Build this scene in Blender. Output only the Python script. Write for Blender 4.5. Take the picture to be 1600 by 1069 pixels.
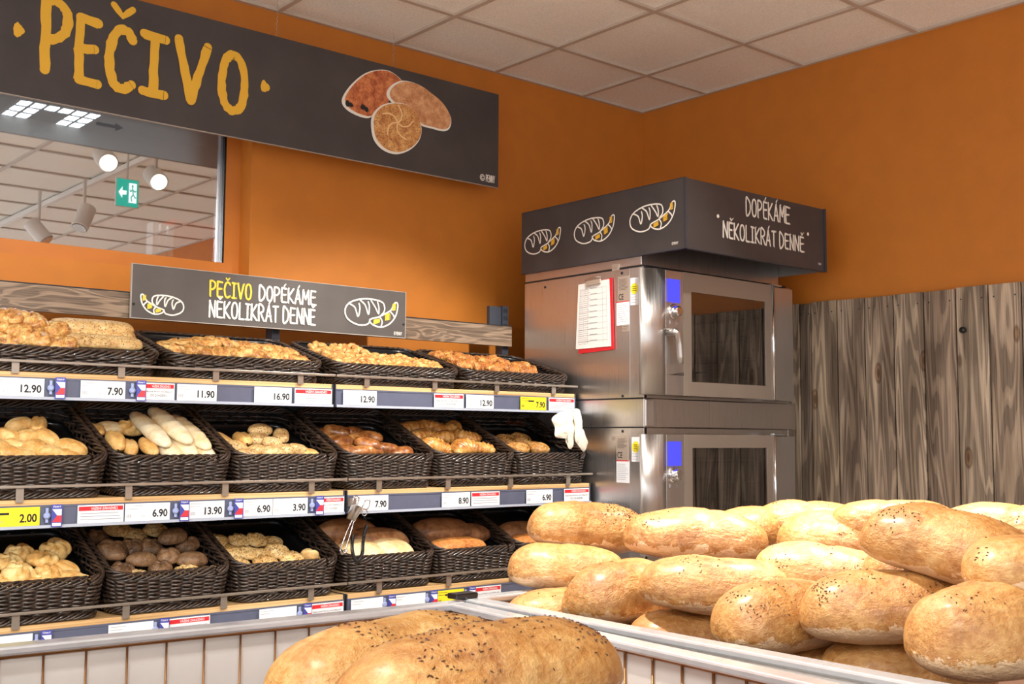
import bpy, math, random
from math import sin, cos, pi, radians, sqrt, atan2
from mathutils import Vector, Matrix, noise
random.seed(7)
for o in list(bpy.data.objects): bpy.data.objects.remove(o)
SC = bpy.context.scene; COL = SC.collection
EYE = 1.5                                   # camera height; all builders below work in eye-relative heights, lifted by EYE at the end
# ------------------------------------------------------------------ camera
YAW, PITCH, ROLL, FPX = 0.7067813, 0.0846258, 0.005855, 1763.7
def cam_rot():
    f = Vector((sin(YAW)*cos(PITCH), cos(YAW)*cos(PITCH), sin(PITCH)))
    r = Vector((cos(YAW), -sin(YAW), 0)); u = r.cross(f)
    r2 = r*cos(ROLL)+u*sin(ROLL); u2 = r2.cross(f)
    return Matrix((r2, u2, -f)).transposed()
CR = cam_rot()
cd = bpy.data.cameras.new('camera'); cam = bpy.data.objects.new('camera', cd); COL.objects.link(cam)
cd.sensor_width = 36; cd.lens = FPX*36/1600; cd.clip_start = .05
cam.matrix_world = Matrix.Translation((0, 0, EYE)) @ CR.to_4x4()
SC.camera = cam
# ------------------------------------------------------------------ light and exposure
SC.view_settings.view_transform = 'Standard'; SC.view_settings.look = 'None'
SC.view_settings.gamma = 1; SC.view_settings.use_curve_mapping = False
SC.view_settings.exposure = .15
W = bpy.data.worlds.new('world'); SC.world = W; W.use_nodes = True
W.node_tree.nodes['Background'].inputs[0].default_value = (.95, .98, 1.0, 1)
W.node_tree.nodes['Background'].inputs[1].default_value = 1.75
def spot(name, loc, tgt, power, size, blend=.35, rad=.04, col=(1, .955, .885)):
    l = bpy.data.lights.new(name, 'SPOT'); l.energy = power; l.spot_size = radians(size); l.spot_blend = blend
    l.shadow_soft_size = rad; l.color = col
    o = bpy.data.objects.new(name, l); COL.objects.link(o)
    o.location = Vector(loc)+Vector((0, 0, EYE))
    o.rotation_euler = (Vector(tgt)-Vector(loc)).to_track_quat('-Z', 'Y').to_euler()
    return o
spot('track_spot_light', (2.82, 2.22, 1.52), (2.75, 3.62, .02), 180, 62, .5)
spot('track_spot_light', (2.78, 1.95, 1.5), (3.3, 3.3, .0), 60, 60, .6)
spot('left_spot_light', (.9, .6, 1.6), (1.45, 3.65, -.1), 230, 46, .5, .05)
spot('far_spot_light', (-1.6, -1.6, 1.2), (1.4, 3.7, .0), 420, 20, .6, .06)
spot('pile_spot_light', (1.75, 2.35, 1.7), (2.5, 1.8, -.3), 420, 62, .5, .045, (1, .91, .8))
spot('pile_back_spot_light', (3.0, 1.9, 1.7), (2.75, 1.75, -.25), 520, 42, .6, .045, (1, .91, .8))
spot('near_spot_light', (.35, 1.9, 1.7), (1.0, 1.25, -.3), 120, 50, .6, .05, (1, .92, .82))
def fill_light(loc, sx_, sy_, power, col=(.96, .99, 1)):
    l = bpy.data.lights.new('added_fill_light', 'AREA'); l.shape = 'RECTANGLE'; l.size = sx_; l.size_y = sy_; l.energy = power; l.color = col
    o = bpy.data.objects.new('added_fill_light', l); COL.objects.link(o); o.location = Vector(loc)+Vector((0, 0, EYE)); return o
for yy in (-3.2, -1.2, .8): fill_light((-1.0, yy, 1.78), 1.2, .3, 54)  # added fill lamps, out of view, that brighten floor and ceiling
fill_light((-3.2, 2.2, 1.78), .3, 1.2, 60)  # one more added fill lamp, off to the left
fill_light((2.0, 6.2, 2.3), .6, .6, 90, (.95, .98, 1))  # added area fill that brightens the office behind the glass
# ------------------------------------------------------------------ pixel helpers (used only to read sizes and places off the photograph)
def ray(px, py): return CR @ Vector((px-800, -(py-534.5), -FPX))
def onY(y, px, py): r = ray(px, py); return r*(y/r.y)
def onX(x, px, py): r = ray(px, py); return r*(x/r.x)
def onZ(z, px, py): r = ray(px, py); return r*(z/r.z)
def at(px, py, dist): r = ray(px, py); return r*(dist/sqrt(r.x**2+r.y**2))
# ------------------------------------------------------------------ object helpers
def link(o, parent=None):
    COL.objects.link(o)
    if parent: o.parent = parent
    return o
def tag(o, label, cat, group=None, kind=None):
    if label: o['label'] = label
    if cat: o['category'] = cat
    if group: o['group'] = group
    if kind: o['kind'] = kind
    return o
def thing(name, loc, label, cat, group=None, rot=(0, 0, 0)):
    o = bpy.data.objects.new(name, None); o.empty_display_size = .05
    o.location = loc; o.rotation_euler = rot; link(o); tag(o, label, cat, group); return o
def mobj(name, me, mat, parent=None, loc=(0, 0, 0), rot=None):
    if mat and not me.materials: me.materials.append(mat)
    o = bpy.data.objects.new(name, me); o.location = loc
    if rot is not None: o.rotation_euler = rot
    return link(o, parent)
def struct(o): o['kind'] = 'structure'; return o
def copy_tree(o, parent=None):
    c = o.copy(); link(c, parent)
    for ch in o.children: copy_tree(ch, c)
    return c
class MB:
    def __init__(s): s.v = []; s.f = []
    def add(s, vs, fs):
        n = len(s.v); s.v += [tuple(v) for v in vs]; s.f += [tuple(i+n for i in f) for f in fs]; return s
    def box(s, a, b):
        x0, y0, z0 = a; x1, y1, z1 = b
        return s.add([(x0,y0,z0),(x1,y0,z0),(x1,y1,z0),(x0,y1,z0),(x0,y0,z1),(x1,y0,z1),(x1,y1,z1),(x0,y1,z1)],
                     [(0,3,2,1),(4,5,6,7),(0,1,5,4),(1,2,6,5),(2,3,7,6),(3,0,4,7)])
    def quad(s, a, b, c, d): return s.add([a, b, c, d], [(0, 1, 2, 3)])
    def prism(s, poly, depth):      # poly: list of Vector, depth: Vector
        n = len(poly); d = Vector(depth)
        vs = [Vector(p) for p in poly]+[Vector(p)+d for p in poly]
        fs = [tuple(range(n)), tuple(range(2*n-1, n-1, -1))]+[(i, i+n, (i+1) % n+n, (i+1) % n) for i in range(n)]
        return s.add(vs, fs)
    def tube(s, pts, r, n=8, closed=False, ry=None, cap=True):
        pts = [Vector(p) for p in pts]; m = len(pts); vs = []; fs = []; up = None
        for i, p in enumerate(pts):
            a = pts[(i-1) % m] if (closed or i > 0) else p; b = pts[(i+1) % m] if (closed or i < m-1) else p
            t = (b-a).normalized()
            if up is None: up = Vector((0, 0, 1)) if abs(t.z) < .9 else Vector((0, 1, 0))
            sd = t.cross(up).normalized(); up = sd.cross(t).normalized()
            rr = r[i] if isinstance(r, (list, tuple)) else r
            rz = rr if ry is None else ry
            for k in range(n):
                q = 2*pi*k/n; vs.append(p+sd*cos(q)*rr+up*sin(q)*rz)
        for i in range(m if closed else m-1):
            for k in range(n):
                fs.append((i*n+k, ((i+1) % m)*n+k, ((i+1) % m)*n+(k+1) % n, i*n+(k+1) % n))
        if not closed and cap: fs.append(tuple(range(n))); fs.append(tuple((m-1)*n+k for k in range(n-1, -1, -1)))
        return s.add(vs, fs)
    def lathe(s, prof, o=(0, 0, 0), axis='Z', n=32):
        vs = []; fs = []; m = len(prof)
        for r, h in prof:
            for k in range(n):
                q = 2*pi*k/n; a, b = r*cos(q), r*sin(q)
                p = {'Z': (a, b, h), 'Y': (a, h, b), 'X': (h, a, b)}[axis]; vs.append(Vector(p)+Vector(o))
        for i in range(m-1):
            for k in range(n): fs.append((i*n+k, i*n+(k+1) % n, (i+1)*n+(k+1) % n, (i+1)*n+k))
        fs.append(tuple(range(n-1, -1, -1))); fs.append(tuple((m-1)*n+k for k in range(n)))
        return s.add(vs, fs)
    def mesh(s, name, smooth=False, xf=None):
        me = bpy.data.meshes.new(name); vs = s.v
        if xf is not None: vs = [tuple(xf @ Vector(v)) for v in vs]
        me.from_pydata(vs, [], s.f); me.update()
        if smooth: me.polygons.foreach_set('use_smooth', [True]*len(me.polygons))
        return me
    def build(s, name, mat, parent=None, smooth=False, bevel=0, loc=(0, 0, 0), rot=None):
        o = mobj(name, s.mesh(name, smooth), mat, parent, loc, rot)
        if bevel:
            b = o.modifiers.new('bevel', 'BEVEL'); b.width = bevel; b.segments = 2; b.limit_method = 'ANGLE'
        return o
# ------------------------------------------------------------------ materials
def nt(name):
    m = bpy.data.materials.new(name); m.use_nodes = True; t = m.node_tree; return m, t, t.nodes['Principled BSDF']
def node(t, typ, **kw):
    n = t.nodes.new(typ)
    for k, v in kw.items():
        if k.startswith('_'): setattr(n, k[1:], v)
        else: n.inputs[k.replace('__', ' ')].default_value = v
    return n
def L(t, a, b): t.links.new(a, b)
def rgb(r, g, b): return tuple(((c/255)/12.92 if c/255 <= .04045 else ((c/255+.055)/1.055)**2.4) for c in (r, g, b))+(1,)
def ramp(t, fac, stops, interp='LINEAR'):
    r = t.nodes.new('ShaderNodeValToRGB'); r.color_ramp.interpolation = interp; e = r.color_ramp.elements
    while len(e) < len(stops): e.new(.5)
    for i, (p, c) in enumerate(stops): e[i].position = p; e[i].color = c if len(c) == 4 else (*c, 1)
    L(t, fac, r.inputs[0]); return r.outputs[0]
def mix(t, fac, a, b, mode='MIX'):
    n = t.nodes.new('ShaderNodeMix'); n.data_type = 'RGBA'; n.blend_type = mode
    for s, v in ((0, fac), (6, a), (7, b)):
        if hasattr(v, 'node'): L(t, v, n.inputs[s])
        else: n.inputs[s].default_value = v
    return n.outputs[2]
def bump(t, h, bs, strength=.3, dist=.01):
    n = node(t, 'ShaderNodeBump', Strength=strength, Distance=dist); L(t, h, n.inputs['Height']); L(t, n.outputs[0], bs.inputs['Normal'])
def coords(t, scale=(1, 1, 1), kind='Object', rnd=0):
    tc = t.nodes.new('ShaderNodeTexCoord'); src = tc.outputs[kind]
    if rnd:
        oi = t.nodes.new('ShaderNodeObjectInfo'); mu = node(t, 'ShaderNodeMath', _operation='MULTIPLY'); mu.inputs[1].default_value = rnd
        L(t, oi.outputs['Random'], mu.inputs[0]); ad = node(t, 'ShaderNodeVectorMath', _operation='ADD')
        L(t, src, ad.inputs[0]); L(t, mu.outputs[0], ad.inputs[1]); src = ad.outputs[0]
    mp = node(t, 'ShaderNodeMapping', Scale=scale); L(t, src, mp.inputs['Vector']); return mp.outputs[0]
def noise_n(t, vec, scale, detail=4, rough=.5, dist=0):
    n = node(t, 'ShaderNodeTexNoise', Scale=scale, Detail=detail, Roughness=rough, Distortion=dist)
    L(t, vec, n.inputs['Vector']); return n.outputs['Fac']
def plain(name, col, rough=.5, metal=0, nscale=0, var=.12, bmp=0, spec=.5, coat=0):
    m, t, b = nt(name); b.inputs['Roughness'].default_value = rough; b.inputs['Metallic'].default_value = metal
    b.inputs['Specular IOR Level'].default_value = spec; b.inputs['Coat Weight'].default_value = coat
    if nscale:
        n = noise_n(t, coords(t), nscale); dk = tuple(c*(1-var) for c in col[:3])+(1,); lt = tuple(min(1, c*(1+var)) for c in col[:3])+(1,)
        L(t, ramp(t, n, [(.3, dk), (.7, lt)]), b.inputs['Base Color'])
        if bmp: bump(t, n, b, bmp, .002)
    else: b.inputs['Base Color'].default_value = col
    return m
def steel(name, col, rough=.28, stretch=(1, 1, 60), amp=.1):
    m, t, b = nt(name); b.inputs['Metallic'].default_value = 1; b.inputs['Base Color'].default_value = col
    n = noise_n(t, coords(t, stretch), 9, 3, .5)
    L(t, ramp(t, n, [(.3, (rough-amp*.5,)*3), (.7, (rough+amp,)*3)]), b.inputs['Roughness'])
    L(t, ramp(t, n, [(.2, tuple(c*.9 for c in col[:3])), (.8, col)]), b.inputs['Base Color'])
    b.inputs['Anisotropic'].default_value = .6
    return m
M = {}
M['orange'] = plain('orange_wall_paint', rgb(192, 114, 32), .6, 0, 9, .05, .05)
M['orange_frame'] = plain('orange_frame_paint', rgb(190, 112, 38), .5, 0, 9, .05)
M['white'] = plain('white_card', rgb(236, 236, 238), .55)
M['yellow'] = plain('yellow_card', rgb(245, 222, 40), .55)
M['red'] = plain('red_print', rgb(214, 40, 48), .5)
M['ink'] = plain('black_ink', rgb(28, 28, 32), .6)
M['grey_ink'] = plain('grey_ink', rgb(150, 150, 156), .6)
M['blue'] = plain('blue_print', rgb(58, 62, 150), .5)
M['channel'] = plain('slate_plastic_channel', rgb(92, 96, 116), .35, 0, 14, .08)
M['channel_edge'] = plain('clear_plastic_lip', rgb(176, 182, 196), .25)
M['black_plastic'] = plain('black_plastic', rgb(16, 16, 18), .28, 0, 6, .2)
M['dark_metal'] = plain('dark_grey_metal', rgb(62, 66, 76), .4, .3)
M['bracket'] = plain('grey_metal_rail', rgb(160, 148, 136), .34, .6, 20, .1)
M['steel'] = steel('brushed_steel', rgb(206, 200, 196), .3, (60, 60, .6), .06)
M['steel_v'] = steel('brushed_door_steel', rgb(205, 200, 196), .34, (60, 60, 1))
M['chrome'] = plain('chrome', rgb(226, 226, 230), .13, 1)
M['alu'] = plain('aluminium_trim', rgb(206, 210, 218), .3, .9)
M['sign'] = plain('charcoal_sign_board', rgb(66, 60, 60), .55, 0, 5, .18)
M['sign_edge'] = plain('pale_sign_edge', rgb(170, 160, 150), .5)
M['signback'] = plain('grey_sign_back', rgb(215, 218, 216), .5)
M['gold'] = plain('golden_print', rgb(232, 178, 52), .6)
M['yellowprint'] = plain('yellow_print', rgb(236, 206, 66), .6)
M['chalk'] = plain('chalk_white_print', rgb(238, 232, 222), .6)
M['redboard'] = plain('red_plastic_board', rgb(206, 36, 44), .35)
M['paper'] = plain('white_paper', rgb(236, 230, 224), .7, 0, 30, .02)
M['silverlabel'] = plain('silver_label', rgb(188, 172, 158), .4, .4)
M['cavity'] = plain('dark_oven_cavity', rgb(120, 106, 92), .35, .6, 6, .3)
M['glove'] = plain('cream_cloth', rgb(238, 226, 208), .85, 0, 40, .05, .3)
M['floor'] = plain('pale_floor_tile', rgb(205, 198, 188), .4, 0, 3, .08)
M['officewall'] = plain('office_grey_wall', rgb(120, 120, 116), .8)
M['bin_white'] = plain('white_bin_panel', rgb(226, 220, 214), .5, 0, 8, .04)
M['wire'] = plain('warm_chrome_wire', rgb(176, 128, 84), .3, .8)  # chrome wires with their orange reflection put into the base colour
def emis(name, col, s):
    m, t, b = nt(name); b.inputs['Base Color'].default_value = (0, 0, 0, 1); b.inputs['Emission Color'].default_value = col; b.inputs['Emission Strength'].default_value = s; return m
M['screen'] = emis('lit_blue_screen', rgb(84, 84, 255), .95)
M['lamp'] = emis('lit_lamp_face', (1, .93, .8, 1), 5)
M['louvre'] = emis('lit_louvre_cell', (.93, .97, 1, 1), 10)
M['exit'] = emis('lit_green_sign', rgb(40, 190, 160), 1.0)
M['exitw'] = emis('lit_white_pictogram', (.9, 1, .97, 1), 1.6)
def ceil_mat():
    m, t, b = nt('mineral_ceiling_tile'); c = coords(t); n = noise_n(t, c, 160, 3, .7)
    L(t, ramp(t, n, [(.3, rgb(230, 224, 214)), (.6, rgb(254, 250, 242))]), b.inputs['Base Color']); b.inputs['Roughness'].default_value = .9
    bump(t, n, b, .4, .003); return m
M['tile'] = ceil_mat(); M['tgrid'] = plain('ceiling_grid_metal', rgb(196, 180, 166), .5)
def wood(name, cols, sc=(2, 60, 60), rough=.5):
    m, t, b = nt(name); c = coords(t, sc); n = noise_n(t, c, 1.2, 6, .6, .8)
    L(t, ramp(t, n, [(.3, cols[0]), (.5, cols[1]), (.68, cols[2])]), b.inputs['Base Color']); b.inputs['Roughness'].default_value = rough
    bump(t, n, b, .1, .002); return m
M['shelfwood'] = wood('light_oak_board', [rgb(176, 132, 82), rgb(212, 170, 116), rgb(226, 190, 138)], (1.5, 40, 120))
def headwood():
    m, t, b = nt('grey_oak_header'); c = coords(t, (2.2, 10, 20)); n0 = noise_n(t, c, 1.0, 2, .5, .8)
    c2 = coords(t, (5, 200, 260)); n1 = noise_n(t, c2, 1, 3, .6)
    mu = node(t, 'ShaderNodeMath', _operation='MULTIPLY'); L(t, n0, mu.inputs[0]); mu.inputs[1].default_value = 46
    s = node(t, 'ShaderNodeMath', _operation='SINE'); L(t, mu.outputs[0], s.inputs[0])
    a = ramp(t, s.outputs[0], [(.0, rgb(84, 66, 52)), (.35, rgb(132, 108, 88)), (1, rgb(150, 126, 104))])
    L(t, mix(t, .35, a, ramp(t, n1, [(.35, rgb(84, 68, 56)), (.6, rgb(168, 144, 120))])), b.inputs['Base Color']); b.inputs['Roughness'].default_value = .5; return m
M['headwood'] = headwood()
def plankmat():
    m, t, b = nt('weathered_plank'); oi = t.nodes.new('ShaderNodeObjectInfo')
    c = coords(t, (1, 11, .8), rnd=37); n0 = noise_n(t, c, 1.0, 2, .4, .3)
    mu = node(t, 'ShaderNodeMath', _operation='MULTIPLY'); L(t, n0, mu.inputs[0]); mu.inputs[1].default_value = 84
    s = node(t, 'ShaderNodeMath', _operation='SINE'); L(t, mu.outputs[0], s.inputs[0])
    n1 = noise_n(t, coords(t, (1, 240, 2.6), rnd=11), 1, 5, .7); n2 = noise_n(t, coords(t, (1, 10, 1.5), rnd=19), 1, 3, .5)
    a = ramp(t, s.outputs[0], [(.0, rgb(96, 82, 70)), (.3, rgb(196, 180, 164)), (.8, rgb(212, 196, 178)), (1, rgb(236, 218, 192))])
    g = ramp(t, n1, [(.34, rgb(112, 98, 88)), (.5, rgb(204, 188, 172)), (.7, rgb(226, 210, 192))])
    k = mix(t, .55, a, g)
    k = mix(t, .75, k, ramp(t, n2, [(.36, rgb(130, 118, 108)), (.6, (1, 1, 1, 1))]), 'MULTIPLY')
    tone = ramp(t, oi.outputs['Random'], [(0, rgb(225, 215, 205)), (.3, rgb(255, 250, 240)), (.5, rgb(190, 182, 176)), (.7, rgb(255, 244, 224)), (1, rgb(150, 144, 138))])
    k = mix(t, 1.0, k, tone, 'MULTIPLY')
    vo = node(t, 'ShaderNodeTexVoronoi', Scale=1.0); L(t, coords(t, (1, 6.9, 2.6), rnd=29), vo.inputs['Vector'])
    k = mix(t, .85, k, ramp(t, vo.outputs['Distance'], [(.04, (.25, .14, .08)), (.08, (.8, .6, .42)), (.11, (.35, .26, .2)), (.14, (1, 1, 1, 1))]), 'MULTIPLY')
    L(t, k, b.inputs['Base Color']); b.inputs['Roughness'].default_value = .75; bump(t, n1, b, .35, .003); return m
M['plank'] = plankmat()
def wickermat():
    m, t, b = nt('dark_brown_wicker'); n = noise_n(t, coords(t, (1, 1, 1), rnd=9), 60, 2)
    L(t, ramp(t, n, [(.35, rgb(34, 26, 22)), (.65, rgb(74, 58, 48))]), b.inputs['Base Color']); b.inputs['Roughness'].default_value = .34; b.inputs['Coat Weight'].default_value = .4; return m
M['wicker'] = wickermat()
def glassm(name, tint, rough, refl):
    m = bpy.data.materials.new(name); m.use_nodes = True; t = m.node_tree; t.nodes.clear()
    out = t.nodes.new('ShaderNodeOutputMaterial'); tr = node(t, 'ShaderNodeBsdfTransparent', Color=tint); gl = node(t, 'ShaderNodeBsdfGlossy', Color=(.95, .97, 1, 1), Roughness=rough)
    mx = node(t, 'ShaderNodeMixShader', Fac=refl); L(t, tr.outputs[0], mx.inputs[1]); L(t, gl.outputs[0], mx.inputs[2]); L(t, mx.outputs[0], out.inputs[0]); return m
M['glass'] = glassm('window_glass', (.85, .87, .88, 1), .0, .55)
M['ovenglass'] = glassm('dark_oven_glass', (.42, .38, .34, 1), .02, .22)
M['clear'] = glassm('clear_plastic', (.9, .92, .95, 1), .08, .1)
def bread(name, base, dark, light, nscale=9, seed=None, flour=0, bmp=.35, rough=.55, pale_base=.45, contrast=1, coat=.04):
    m, t, b = nt(name); c = coords(t, rnd=13)
    n = noise_n(t, c, nscale, 5, .6, .3); n2 = noise_n(t, c, nscale*5, 4, .65)
    k = ramp(t, n, [(.36, dark), (.5, base), (.64, light)])
    tc = t.nodes.new('ShaderNodeTexCoord'); sx = t.nodes.new('ShaderNodeSeparateXYZ'); L(t, tc.outputs['Generated'], sx.inputs[0])
    mr = node(t, 'ShaderNodeMapRange'); L(t, sx.outputs['Z'], mr.inputs['Value']); mr.inputs['From Min'].default_value = .45; mr.inputs['From Max'].default_value = .05
    mr.inputs['To Max'].default_value = pale_base
    k = mix(t, mr.outputs[0], k, light)
    k = mix(t, .34, k, ramp(t, n2, [(.4, dark), (.6, light)]))
    if flour:
        ad = node(t, 'ShaderNodeMath', _operation='MULTIPLY'); mr2 = node(t, 'ShaderNodeMapRange'); L(t, sx.outputs['Z'], mr2.inputs['Value'])
        mr2.inputs['From Min'].default_value = .42; mr2.inputs['From Max'].default_value = .12
        nf = ramp(t, noise_n(t, c, nscale*3, 5, .7), [(.42, (0, 0, 0)), (.6, (1, 1, 1))])
        L(t, mr2.outputs[0], ad.inputs[0]); L(t, nf, ad.inputs[1]); ad2 = node(t, 'ShaderNodeMath', _operation='MULTIPLY'); L(t, ad.outputs[0], ad2.inputs[0]); ad2.inputs[1].default_value = flour
        k = mix(t, ad2.outputs[0], k, rgb(232, 214, 190))
    h = n2
    if seed:
        for (sc, scale, thr, top) in seed:
            vo = node(t, 'ShaderNodeTexVoronoi', Scale=scale); L(t, c, vo.inputs['Vector'])
            f = ramp(t, vo.outputs['Distance'], [(thr, (1, 1, 1)), (thr+.06, (0, 0, 0))])
            if top:
                mm = node(t, 'ShaderNodeMath', _operation='MULTIPLY'); g = ramp(t, sx.outputs['Z'], [(.3, (0, 0, 0)), (.55, (1, 1, 1))]); L(t, f, mm.inputs[0]); L(t, g, mm.inputs[1]); f = mm.outputs[0]
            k = mix(t, f, k, sc)
    L(t, k, b.inputs['Base Color']); b.inputs['Roughness'].default_value = rough; b.inputs['Coat Weight'].default_value = coat; b.inputs['Coat Roughness'].default_value = .3
    bump(t, h, b, bmp, .004); return m
R = rgb
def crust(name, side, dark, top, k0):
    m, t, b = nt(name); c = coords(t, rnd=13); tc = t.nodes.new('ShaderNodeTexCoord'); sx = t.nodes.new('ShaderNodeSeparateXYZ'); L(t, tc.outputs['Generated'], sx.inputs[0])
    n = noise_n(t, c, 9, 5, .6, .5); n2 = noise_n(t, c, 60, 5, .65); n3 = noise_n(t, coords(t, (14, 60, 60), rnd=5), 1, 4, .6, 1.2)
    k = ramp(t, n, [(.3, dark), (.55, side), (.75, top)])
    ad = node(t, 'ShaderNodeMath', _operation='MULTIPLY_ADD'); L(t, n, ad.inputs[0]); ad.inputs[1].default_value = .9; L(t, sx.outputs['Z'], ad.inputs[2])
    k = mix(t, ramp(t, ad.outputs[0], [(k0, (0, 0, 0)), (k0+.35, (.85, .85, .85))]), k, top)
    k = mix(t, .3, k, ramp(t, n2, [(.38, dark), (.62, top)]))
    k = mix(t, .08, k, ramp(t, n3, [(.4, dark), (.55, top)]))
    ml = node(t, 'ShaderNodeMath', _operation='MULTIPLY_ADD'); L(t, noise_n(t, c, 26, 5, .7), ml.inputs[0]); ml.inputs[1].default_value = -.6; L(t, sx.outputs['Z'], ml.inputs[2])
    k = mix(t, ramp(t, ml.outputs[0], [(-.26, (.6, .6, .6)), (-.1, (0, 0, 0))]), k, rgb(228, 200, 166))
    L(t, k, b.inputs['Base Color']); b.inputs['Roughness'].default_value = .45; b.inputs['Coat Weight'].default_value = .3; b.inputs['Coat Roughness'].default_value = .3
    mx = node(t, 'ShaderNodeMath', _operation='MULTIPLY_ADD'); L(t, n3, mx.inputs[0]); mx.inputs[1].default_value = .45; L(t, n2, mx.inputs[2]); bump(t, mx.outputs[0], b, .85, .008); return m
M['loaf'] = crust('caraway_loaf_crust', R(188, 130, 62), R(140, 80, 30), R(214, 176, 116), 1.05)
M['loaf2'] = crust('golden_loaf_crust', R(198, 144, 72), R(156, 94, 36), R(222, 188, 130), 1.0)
M['roll'] = bread('golden_roll_crust', R(222, 172, 96), R(196, 134, 62), R(236, 204, 140), 14, bmp=.2)
M['pale'] = bread('pale_baguette_crust', R(236, 218, 180), R(222, 190, 136), R(242, 230, 202), 12, bmp=.2, rough=.6)
M['kaiser'] = bread('kaiser_crust', R(224, 178, 100), R(196, 136, 62), R(238, 210, 146), 16, bmp=.15)
M['dark'] = bread('dark_grain_crust', R(110, 78, 50), R(70, 46, 30), R(146, 110, 76), 14, seed=[(R(180, 150, 110), 190, .16, 1)], bmp=.6, rough=.6)
M['poppy'] = bread('poppy_crust', R(214, 172, 104), R(180, 130, 66), R(234, 206, 150), 14, seed=[(R(40, 34, 32), 150, .25, 1)], bmp=.3)
M['seeded'] = bread('seed_mix_crust', R(204, 162, 100), R(160, 112, 60), R(228, 198, 142), 14, seed=[(R(60, 46, 36), 140, .24, 1), (R(240, 222, 180), 110, .14, 1)], bmp=.5)
M['brown'] = bread('brown_pastry_crust', R(150, 84, 40), R(94, 46, 22), R(206, 146, 82), 12, bmp=.3, rough=.34, coat=.15)
M['croissant'] = bread('croissant_crust', R(206, 136, 60), R(150, 82, 30), R(234, 186, 108), 22, bmp=.3, rough=.34, coat=.3)
M['danish'] = bread('cheese_pastry_crust', R(214, 146, 64), R(150, 78, 28), R(240, 204, 132), 34, bmp=.9, rough=.4, coat=.3, pale_base=.2)
M['danishseed'] = bread('seeded_pastry_crust', R(198, 114, 44), R(130, 62, 24), R(232, 172, 92), 30, seed=[(R(56, 34, 24), 150, .24, 1)], bmp=.9, coat=.3)
M['rye'] = bread('brown_rye_crust', R(150, 100, 62), R(108, 66, 38), R(182, 134, 92), 9, flour=.3, bmp=.6, rough=.5)
M['whiteloaf'] = bread('pale_round_loaf_crust', R(232, 200, 142), R(210, 160, 96), R(242, 226, 188), 9, bmp=.3)
M['orangeloaf'] = bread('orange_long_loaf_crust', R(206, 128, 58), R(164, 88, 34), R(226, 158, 88), 12, seed=[(R(240, 200, 130), 150, .14, 1)], bmp=.4)
M['icing'] = plain('golden_filling', R(236, 200, 120), .3, coat=.3)
M['seedgeo'] = plain('brown_caraway_seed', R(80, 46, 26), .5)
# ------------------------------------------------------------------ room shell
CX, CY, CZ = 4.534, 4.208, 1.799
WX0, WY0 = -5.5, -5.5
FLOOR = -EYE
sill_z = onY(CY, 0, 394).z; rev_x = onY(CY, 392, 300).x
b = MB(); b.box((WX0, CY, FLOOR), (CX+.1, CY+.13, sill_z)); b.box((rev_x, CY, sill_z), (CX+.1, CY+.13, CZ+.1)); b.box((WX0, CY, CZ-.25), (rev_x, CY+.13, CZ+.1)); b.box((WX0, CY, sill_z), (-.6, CY+.13, CZ-.25))
struct(b.build('wall_back', M['orange']))
b = MB().box((CX, WY0, FLOOR), (CX+.1, CY, CZ+.1)); struct(b.build('wall_right', M['orange']))
b = MB().box((WX0, WY0, FLOOR-.1), (CX+.1, CY+.13, FLOOR)); struct(b.build('floor', M['floor']))
b = MB().box((WX0, WY0, CZ+.012), (CX, CY, CZ+.03)); struct(b.build('ceiling', M['tile']))
b = MB(); gx0, gy0 = CX-.467, CY-.464; gw = .012
x = gx0
while x > WX0: b.box((x-gw, WY0, CZ), (x+gw, CY, CZ+.012)); x -= .6
y = gy0
while y > WY0: b.box((WX0, y-gw, CZ+.0005), (CX, y+gw, CZ+.0115)); y -= .6
b.box((WX0, CY-.02, CZ-.001), (CX, CY, CZ+.0118)); b.box((CX-.02, WY0, CZ-.0012), (CX, CY-.021, CZ+.0119))
struct(b.build('trim_1', M['tgrid']))
# window
GY = 4.33
gl_r = onY(GY, 345, 300).x; gl_b = onY(GY, 200, 396).z
b = MB(); b.box((-.6, GY-.03, sill_z-.05), (rev_x, GY+.04, gl_b)); b.box((gl_r+.005, GY-.03, gl_b), (rev_x+.0, GY+.04, CZ-.25)); b.box((-.6, GY-.03, CZ-.33), (gl_r+.005, GY+.04, CZ-.25))
b2 = struct(b.build('window_1', M['orange_frame']))
b = MB().box((-.6, GY, gl_b), (gl_r, GY+.006, CZ-.33)); struct(b.build('window_pane', M['glass'], b2))
b = MB(); b.box((gl_r-.012, GY-.012, gl_b), (gl_r-.002, GY-.001, CZ-.33)); struct(b.build('window_seal', M['alu'], b2))
b = MB(); b.box((gl_r-.002, GY-.031, gl_b), (gl_r+.006, GY-.001, CZ-.33)); struct(b.build('window_bead', M['black_plastic'], b2))
# office behind the glass
OZ = 2.35
b = MB(); b.box((-1, 8.5, FLOOR), (4.5, 8.6, OZ)); b.box((4.4, 4.4, FLOOR), (4.5, 8.5, OZ)); b.box((-1, 4.4, OZ), (4.5, 8.6, OZ+.1)); b.box((-1.1, 4.4, FLOOR), (-1, 8.6, OZ))
b.box((-1, 4.4, FLOOR-.1), (4.5, 8.6, FLOOR))
struct(b.build('wall_office', M['officewall']))
p0 = onZ(OZ, 33, 148); p1 = onZ(OZ, 162, 173); p2 = onZ(OZ, 112, 201)
t0 = thing('ceiling_light', ((p0.x+p1.x)/2, (p1.y+p2.y)/2, OZ-.03), 'square louvred office ceiling light seen through the window glass', 'light')
sx, sy = (p1.x-p0.x)/2, (p2.y-p1.y)/2
MB().box((-sx-.02, -sy-.02, 0), (sx+.02, sy+.02, .03)).build('frame', M['officewall'], t0)
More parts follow.
